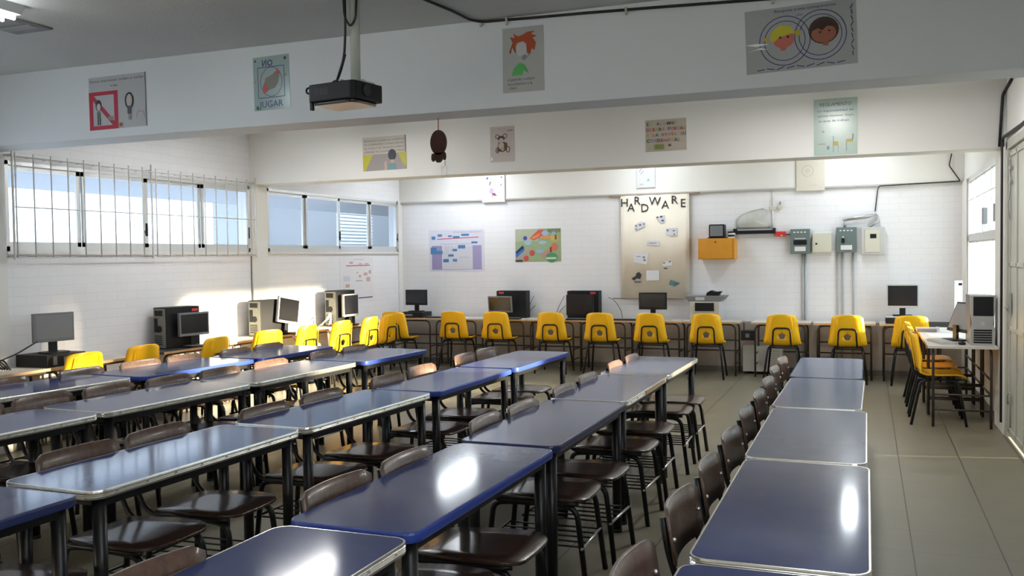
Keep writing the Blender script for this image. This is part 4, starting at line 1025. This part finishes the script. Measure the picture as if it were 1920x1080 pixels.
cl('EL ALUMNO', .06, .82, .085, cols, .14); cl('DEBERA PORTAR', .06, .64, .075, pal2, .15); cl('A LA VISTA SU', .06, .47, .075, pal2[3:] + pal2[:3], .14); cl('CREDENCIAL', .07, .29, .085, cols[3:] + pal2, .15)
p.rect(.22, .06, .46, .22, (.20, .26, .06)).text('CC', .32, .14, .12, (.22, .10, .06)).text('M', .60, .14, .12, (.22, .13, .08))
p.put('drawn_poster', 'beige poster with multicoloured cut letters on the far beam', 'poster', (-2.07, y2_, 2.65), 0, -.01, PG)
p = Poster(.385, .525, (.36, .46, .41), .25)
p.text('REGLAMENTO', .5, .87, .085, (.10, .03, .04), False, .72).text('La responsabilidad del', .5, .77, .06, NAVY, False, .82).text('alumno mantener limpia', .5, .68, .06, (.12, .06, .08), False, .82).text('su area de trabajo', .46, .59, .06, NAVY, False, .7)
p.rect(.45, .16, .56, .24, (.48, .36, .07)).line([(.45, .05), (.45, .34)], .016, GREYP).line([(.56, .05), (.56, .18)], .014, GREYP).rect(.74, .22, .90, .27, (.50, .37, .06)).line([(.75, .06), (.75, .22)], .02, GREYP).line([(.89, .26), (.90, .36)], .025, (.25, .18, .2)).line([(.1, .20), (.28, .20)], .012, (.3, .1, .1)).line([(.33, .10), (.33, .16)], .05, (.12, .22, .32)).disc(.22, .42, .03, (.5, .4, .35))
p.put('drawn_poster', 'pale green rules poster with drawn chairs on the far beam', 'poster', (-.465, y2_, 2.53), 0, 0, PG)
# back wall upper posters
yb_ = YB - .052
p = Poster(.37, .41, (.74, .72, .76), .15)
p.rect(.30, .58, .80, .98, (.62, .68, .78)).disc(.24, .88, .05, (.06, .07, .2)).disc(.86, .9, .03, (.06, .07, .2)).disc(.84, .62, .03, (.12, .16, .4)).poly([(.30, .36), (.36, .52), (.50, .50), (.52, .36), (.42, .30)], (.45, .32, .50)).line([(.34, .62), (.36, .72), (.42, .74)], .04, K).poly([(.42, .32), (.56, .34), (.66, .22), (.50, .24)], (.20, .05, .08)).line([(.44, .18), (.47, .30)], .02, K)
p.put('drawn_poster', 'white poster with a small seated figure above the back wall', 'poster', (-5.44, yb_, 2.45), 0, 0, PG)
p = Poster(.265, .285, (.66, .66, .68), .2)
p.text('A', .64, .30, .22, (.08, .42, .26)).line([(.15, .80), (.3, .95)], .02, K).line([(.22, .68), (.40, .84)], .02, K).text('aviso', .28, .15, .09, K, False).rect(.55, .6, .98, .98, (.75, .78, .84))
p.put('drawn_poster', 'small white poster above the hardware banner', 'poster', (-3.055, yb_, 2.575), 0, 0, PG)
p = Poster(.36, .42, (.60, .56, .48), .5)
p.ring(.40, .62, .2, .04, (.50, .46, .38)).disc(.40, .62, .1, (.55, .51, .43)).text('respeto', .6, .15, .08, (.48, .44, .36), False)
p.put('drawn_poster', 'faded beige poster over the moulding near the panels', 'poster', (-.88, yb_, 2.45), 0, 0, PG)
# wall charts
BL = (.06, .20, .42)
p = Poster(.935, .64, (.66, .65, .74), .4)
p.rect(.05, .05, .235, .62, (.30, .26, .46)).rect(.79, .05, .95, .62, (.34, .30, .50)).rect(.235, .05, .79, .60, (.60, .60, .66)).line([(.15, .78), (.90, .815)], .012, (.50, .02, .09)).line([(.05, .04), (.96, .05)], .006, (.25, .2, .4)).line([(.20, .66), (.78, .66)], .004, GREYP)
for a in ((.16, .84, .24, .90), (.35, .83, .42, .87), (.44, .80, .56, .85), (.59, .85, .73, .90), (.05, .77, .12, .85), (.77, .67, .88, .71), (.03, .42, .14, .58), (.14, .42, .25, .50), (.53, .55, .66, .63), (.43, .49, .51, .54), (.35, .36, .45, .41), (.26, .22, .36, .30), (.43, .24, .51, .30)): p.rect(*a, BL)
for u in (.30, .33, .36, .42): p.line([(u, .66), (u - .02, .40)], .003, GREYP)
p.text('ESQUEMA GENERAL', .70, .93, .035, GREYP, False, .5).text('mapa de conceptos', .64, .33, .035, GREYP, False, .16)
p.put('wall_chart', 'white wall chart with blue boxes and a red line, back wall', 'wall chart', (-6.37, YB - .0008, 1.41), 0, 0, 'printed charts')
p = Poster(.72, .49, (.30, .40, .22), .3)
p.rect(0, .62, .5, 1, (.42, .46, .34)).poly([(.32, .72), (.40, .64), (.55, .74), (.70, .84), (.60, .97), (.50, .95)], (.62, .10, .05)).poly([(.35, .73), (.40, .68), (.52, .76), (.56, .88)], (.70, .24, .14)).poly([(.0, .30), (.16, .50), (.20, .42), (.02, .22)], (.02, .02, .12)).poly([(.0, .22), (.20, .42), (.20, .34), (.02, .12)], (.03, .16, .50)).poly([(.0, .10), (.36, .44), (.40, .40), (.06, .02), (.0, .02)], (.42, .30, .28)).disc(.24, .10, .06, (.55, .07, .07)).disc(.37, .26, .06, (.45, .07, .05)).disc(.86, .44, .08, (.62, .16, .10)).rect(.56, .68, .78, .78, (.62, .30, .10)).rect(.78, .62, .94, .80, (.55, .45, .10)).disc(.22, .72, .045, (.05, .07, .3)).disc(.54, .32, .09, (.30, .42, .58), .04).disc(.60, .58, .09, (.34, .48, .60), .04).disc(.28, .58, .08, (.34, .50, .62), .05).disc(.66, .86, .08, (.34, .46, .66), .05).disc(.84, .88, .06, (.32, .44, .6), .05).poly([(.55, .2), (.80, .44), (.76, .30), (.62, .1)], (.48, .26, .22)).disc(.80, .12, .13, (.08, .28, .12), .10).rect(.68, .07, .90, .13, (.55, .65, .55)).rect(.87, .66, .91, .80, (.25, .05, .03)).rect(.76, .28, .80, .44, (.25, .05, .03)).rect(.0, .0, .16, .06, (.03, .05, .03))
for k in range(8): p.rect(.72 + .035 * k, .90 - .02 * (k % 3), .735 + .035 * k, .98, (.10, .09, .04))
p.put('wall_chart', 'colourful illustrated poster on the back wall', 'wall chart', (-4.93, YB - .0008, 1.545), 0, 0, 'printed charts')
p = Poster(.92, .62, (.74, .72, .74), .3)
p.text('HISTORIA GENERAL', .56, .93, .035, (.35, .28, .34), False, .3).line([(.18, .80), (.90, .80)], .013, (.50, .03, .08))
for a in ((.28, .84, .38, .89), (.55, .82, .66, .85), (.74, .82, .86, .85), (.48, .62, .53, .65), (.55, .52, .62, .58), (.70, .56, .82, .63), (.78, .42, .9, .52), (.15, .30, .27, .38), (.86, .60, .93, .68)): p.rect(*a, (.55, .35, .34))
p.rect(.10, .44, .28, .56, (.60, .60, .66)).rect(.45, .03, .97, .055, (.04, .05, .16)).rect(.45, .43, .66, .46, (.45, .44, .5)).line([(.1, .03), (.1, .6)], .004, (.5, .3, .35))
p.put('wall_chart', 'white paper poster with a red line on the left wall', 'wall chart', (XL + .001, 11.12, 1.03), PI / 2, 0, 'printed charts')

# hanging hardware banner
t = thing('hanging_banner', 'cream cloth banner reading hardware hung between wooden rods', 'banner', (-2.80, YB - .05, 1.0))
cl_ = MB(); nx = 14; vs = []; fs = []
for j in range(2):
    for i in range(nx + 1):
        x = -.49 + .98 * i / nx; 
        vs.append((x, -.010 + .004 * math.sin(i * 1.7 + j), .01 + j * 1.46))
for i in range(nx): fs.append((i, i + 1, nx + 2 + i, nx + 1 + i))
cl_.add(vs, fs, 0, True); co = cl_.build('banner_cloth', M_CLOTH, t)
sm = co.modifiers.new('thickness', 'SOLIDIFY'); sm.thickness = .004
MB().cyl((-.66, 0.0, 1.475), (.64, 0.0, 1.475), .011, 8).build('top_rod', M_STICK, t); MB().cyl((-.62, 0, .005), (.55, 0, .005), .009, 8).build('bottom_rod', M_STICK, t)
LET = [('H', -.43, 1.315, 0), ('A', -.335, 1.245, .05), ('R', -.245, 1.34, 0), ('D', -.135, 1.235, -.02), ('W', .005, 1.325, .05), ('A', .155, 1.27, .05), ('R', .285, 1.335, 0), ('E', .405, 1.285, 0)]
for ch, x, z, r in LET:
    vs, fs = text_geo(ch, .165, False); m_ = MB(); m_.add([(a, -.0205, b) for a, b in vs], fs); o = m_.build('letter', pbr('black_card', (.02, .018, .02), .6), t, loc=(x, 0, z))
    o.rotation_euler = (0, r, 0); sd = o.modifiers.new('thickness', 'SOLIDIFY'); sd.thickness = .003
WP = inkm((.70, .70, .74))
def cut(name, pts, marks, mat=WP):
    m_ = MB(); m_.prism(pts, .0165, .019, 0, M4=Matrix(((1, 0, 0, 0), (0, 0, -1, 0), (0, 1, 0, 0), (0, 0, 0, 1))))
    for (a, b, c_, d_) in marks: m_.box(a, c_, -.021, -.019, b, d_, 1)
    m_.build(name, [mat, pbr('print_marks', (.10, .11, .18), .6)], t)
cut('paper_cutout', [(.02, 1.16), (.15, 1.18), (.15, 1.08), (.10, 1.06), (.05, 1.12)], [(.03, 1.14, .06, 1.16), (.08, 1.145, .115, 1.17), (.10, 1.09, .135, 1.115)])
cut('paper_cutout', [(-.29, 1.0), (-.27, 1.06), (-.20, 1.10), (-.13, 1.08), (-.14, 1.02), (-.20, 1.0), (-.27, .97)], [(-.28, 1.03, -.25, 1.045), (-.27, .985, -.25, 1.0), (-.22, 1.04, -.19, 1.06), (-.16, 1.05, -.145, 1.075)])
cut('paper_cutout', [(.16, .91), (.16, .99), (.32, 1.0), (.32, .89), (.22, .885)], [(.18, .95, .20, .975), (.26, .95, .29, .965), (.27, .90, .29, .915)])
cut('paper_label', [(-.11, .76), (.065, .755), (.065, .82), (-.11, .825)], [(-.08, .785, .03, .792)])
cut('paper_cutout', [(-.30, .52), (-.12, .49), (-.09, .65), (-.30, .65)], [(-.16, .54, -.13, .56), (-.17, .58, -.14, .60), (-.26, .60, -.2, .607)])
cut('paper_cutout', [(.11, .46), (.24, .47), (.25, .53), (.12, .53)], [(.12, .50, .15, .515), (.20, .515, .23, .53), (.13, .42, .18, .44)])
cut('paper_label', [(-.12, .26), (.06, .265), (.065, .40), (-.12, .40)], [])
cut('dark_cutout', [(-.34, .29), (-.28, .32), (-.26, .37), (-.22, .38), (-.19, .34), (-.21, .28), (-.26, .29), (-.30, .26)], [(-.29, .23, -.2, .25)], pbr('dark_card', (.03, .03, .035), .6))
cut('teal_cutout', [(.20, .20), (.22, .27), (.30, .24), (.36, .22), (.28, .17)], [(.27, .2, .33, .225)], pbr('teal_card', (.10, .22, .22), .6))

# ------------------------------------------------------------------ hanging things
t = thing('hanging_ornament', 'flat dark brown animal figure hanging on a red string from the beam', 'ornament', (-2.72, 5.70, B1Z))
Mx = Matrix(((1, 0, 0, 0), (0, 0, 1, 0), (0, 1, 0, 0), (0, 0, 0, 1)))
MB().cyl((0, 0, -.10), (0, 0, 0), .0035, 6).build('string', pbr('red_string', (.35, .03, .03), .7), t)
MB().disc(0, -.165, .060, .085, -.008, .008, M4=Mx, seg=24).prism([(-.03, -.235), (.03, -.235), (.025, -.285), (.010, -.30), (-.012, -.30), (-.025, -.285)], -.008, .008, M4=Mx).disc(-.042, -.265, .012, .028, -.008, .008, M4=Mx, seg=12).disc(.042, -.258, .012, .028, -.008, .008, M4=Mx, seg=12).build('felt_body', M_BRN, t)
t = thing('hanging_tag', 'small clear strip hanging from the far beam below the ornament', 'tag', (-4.30, B2Y - .012, 2.56))
tg = MB(); tg.tube([(-.03, 0, .06), (-.03, 0, -.06), (.03, 0, -.06), (.03, 0, .06), (-.03, 0, .06)], .003, 6); tg.build('tag_rim', inkm((.75, .76, .78)), t); MB().cyl((.01, 0, .06), (.01, .01, .12), .003, 6).build('tag_pin', M_GPL, t)

# ------------------------------------------------------------------ projector on its pole
PX, PY, PZ = -2.78, 4.60, 2.548
t = thing('ceiling_projector', 'black video projector hanging from a pale pole under the ceiling', 'projector', (PX, PY, PZ), math.radians(-9))
b_ = MB(); b_.prism(rrect(-.165, .175, -.135, .135, .03), -.042, .056); b_.build('projector_body', M_BPL, t, bevel=.006)
MB().prism(rrect(-.15, .155, -.12, .12, .05), -.062, -.041).build('underside', pbr('glossy_black_plastic', (.012, .011, .010), .22), t, bevel=.008)
MB().cyl((.173, -.03, .008), (.187, -.03, .008), .034, 16).build('lens', M_SCR, t)
v = MB()
for k in range(8): v.box(-.10 + k * .012, -.094 + k * .012, -.1365, -.135, -.01, .03)
v.build('air_vents', pbr('dark_vent', (.03, .03, .032), .5), t)
MB().tube(bend([(-.155, -.10, .05), (-.20, -.10, .045), (-.20, -.10, .020), (-.155, -.10, .01)], .02), .006, 6).build('handle', M_BPL, t)
MB().box(-.158, -.142, -.12, -.10, -.085, -.035).build('foot', M_BPL, t)
MB().box(-.04, .15, -.07, .08, .058, .070).box(-.10, .14, -.01, .01, .070, .078).box(.02, .04, -.08, .10, .070, .078).build('mount_plate', M_POLE, t)
MB().cyl((.105, -.03, .07), (.105, -.03, ZC - PZ), .028, 14).cyl((.105, -.03, ZC - PZ - .02), (.105, -.03, ZC - PZ), .07, 16).build('pole', M_POLE, t)
cb = MB()
cb.tube(bend([(-.06, .02, .06), (-.06, .0, .09), (.05, -.06, .20), (.07, -.07, .35), (.07, -.07, .54)], .06), .007, 6)
cb.tube(bend([(-.10, .02, .06), (-.05, .0, .10), (.0, -.03, .14), (.05, -.05, .22)], .05), .006, 6)
cb.tube(bend([(.06, -.07, .54), (.065, -.07, .42), (.105, -.07, .36), (.145, -.07, .40), (.155, -.07, .54)], .05), .007, 6)
cb.sphere((-.07, .01, .075), .025, sx=1.5, u=10, w=6)
cb.build('cables', M_CABLE, t)
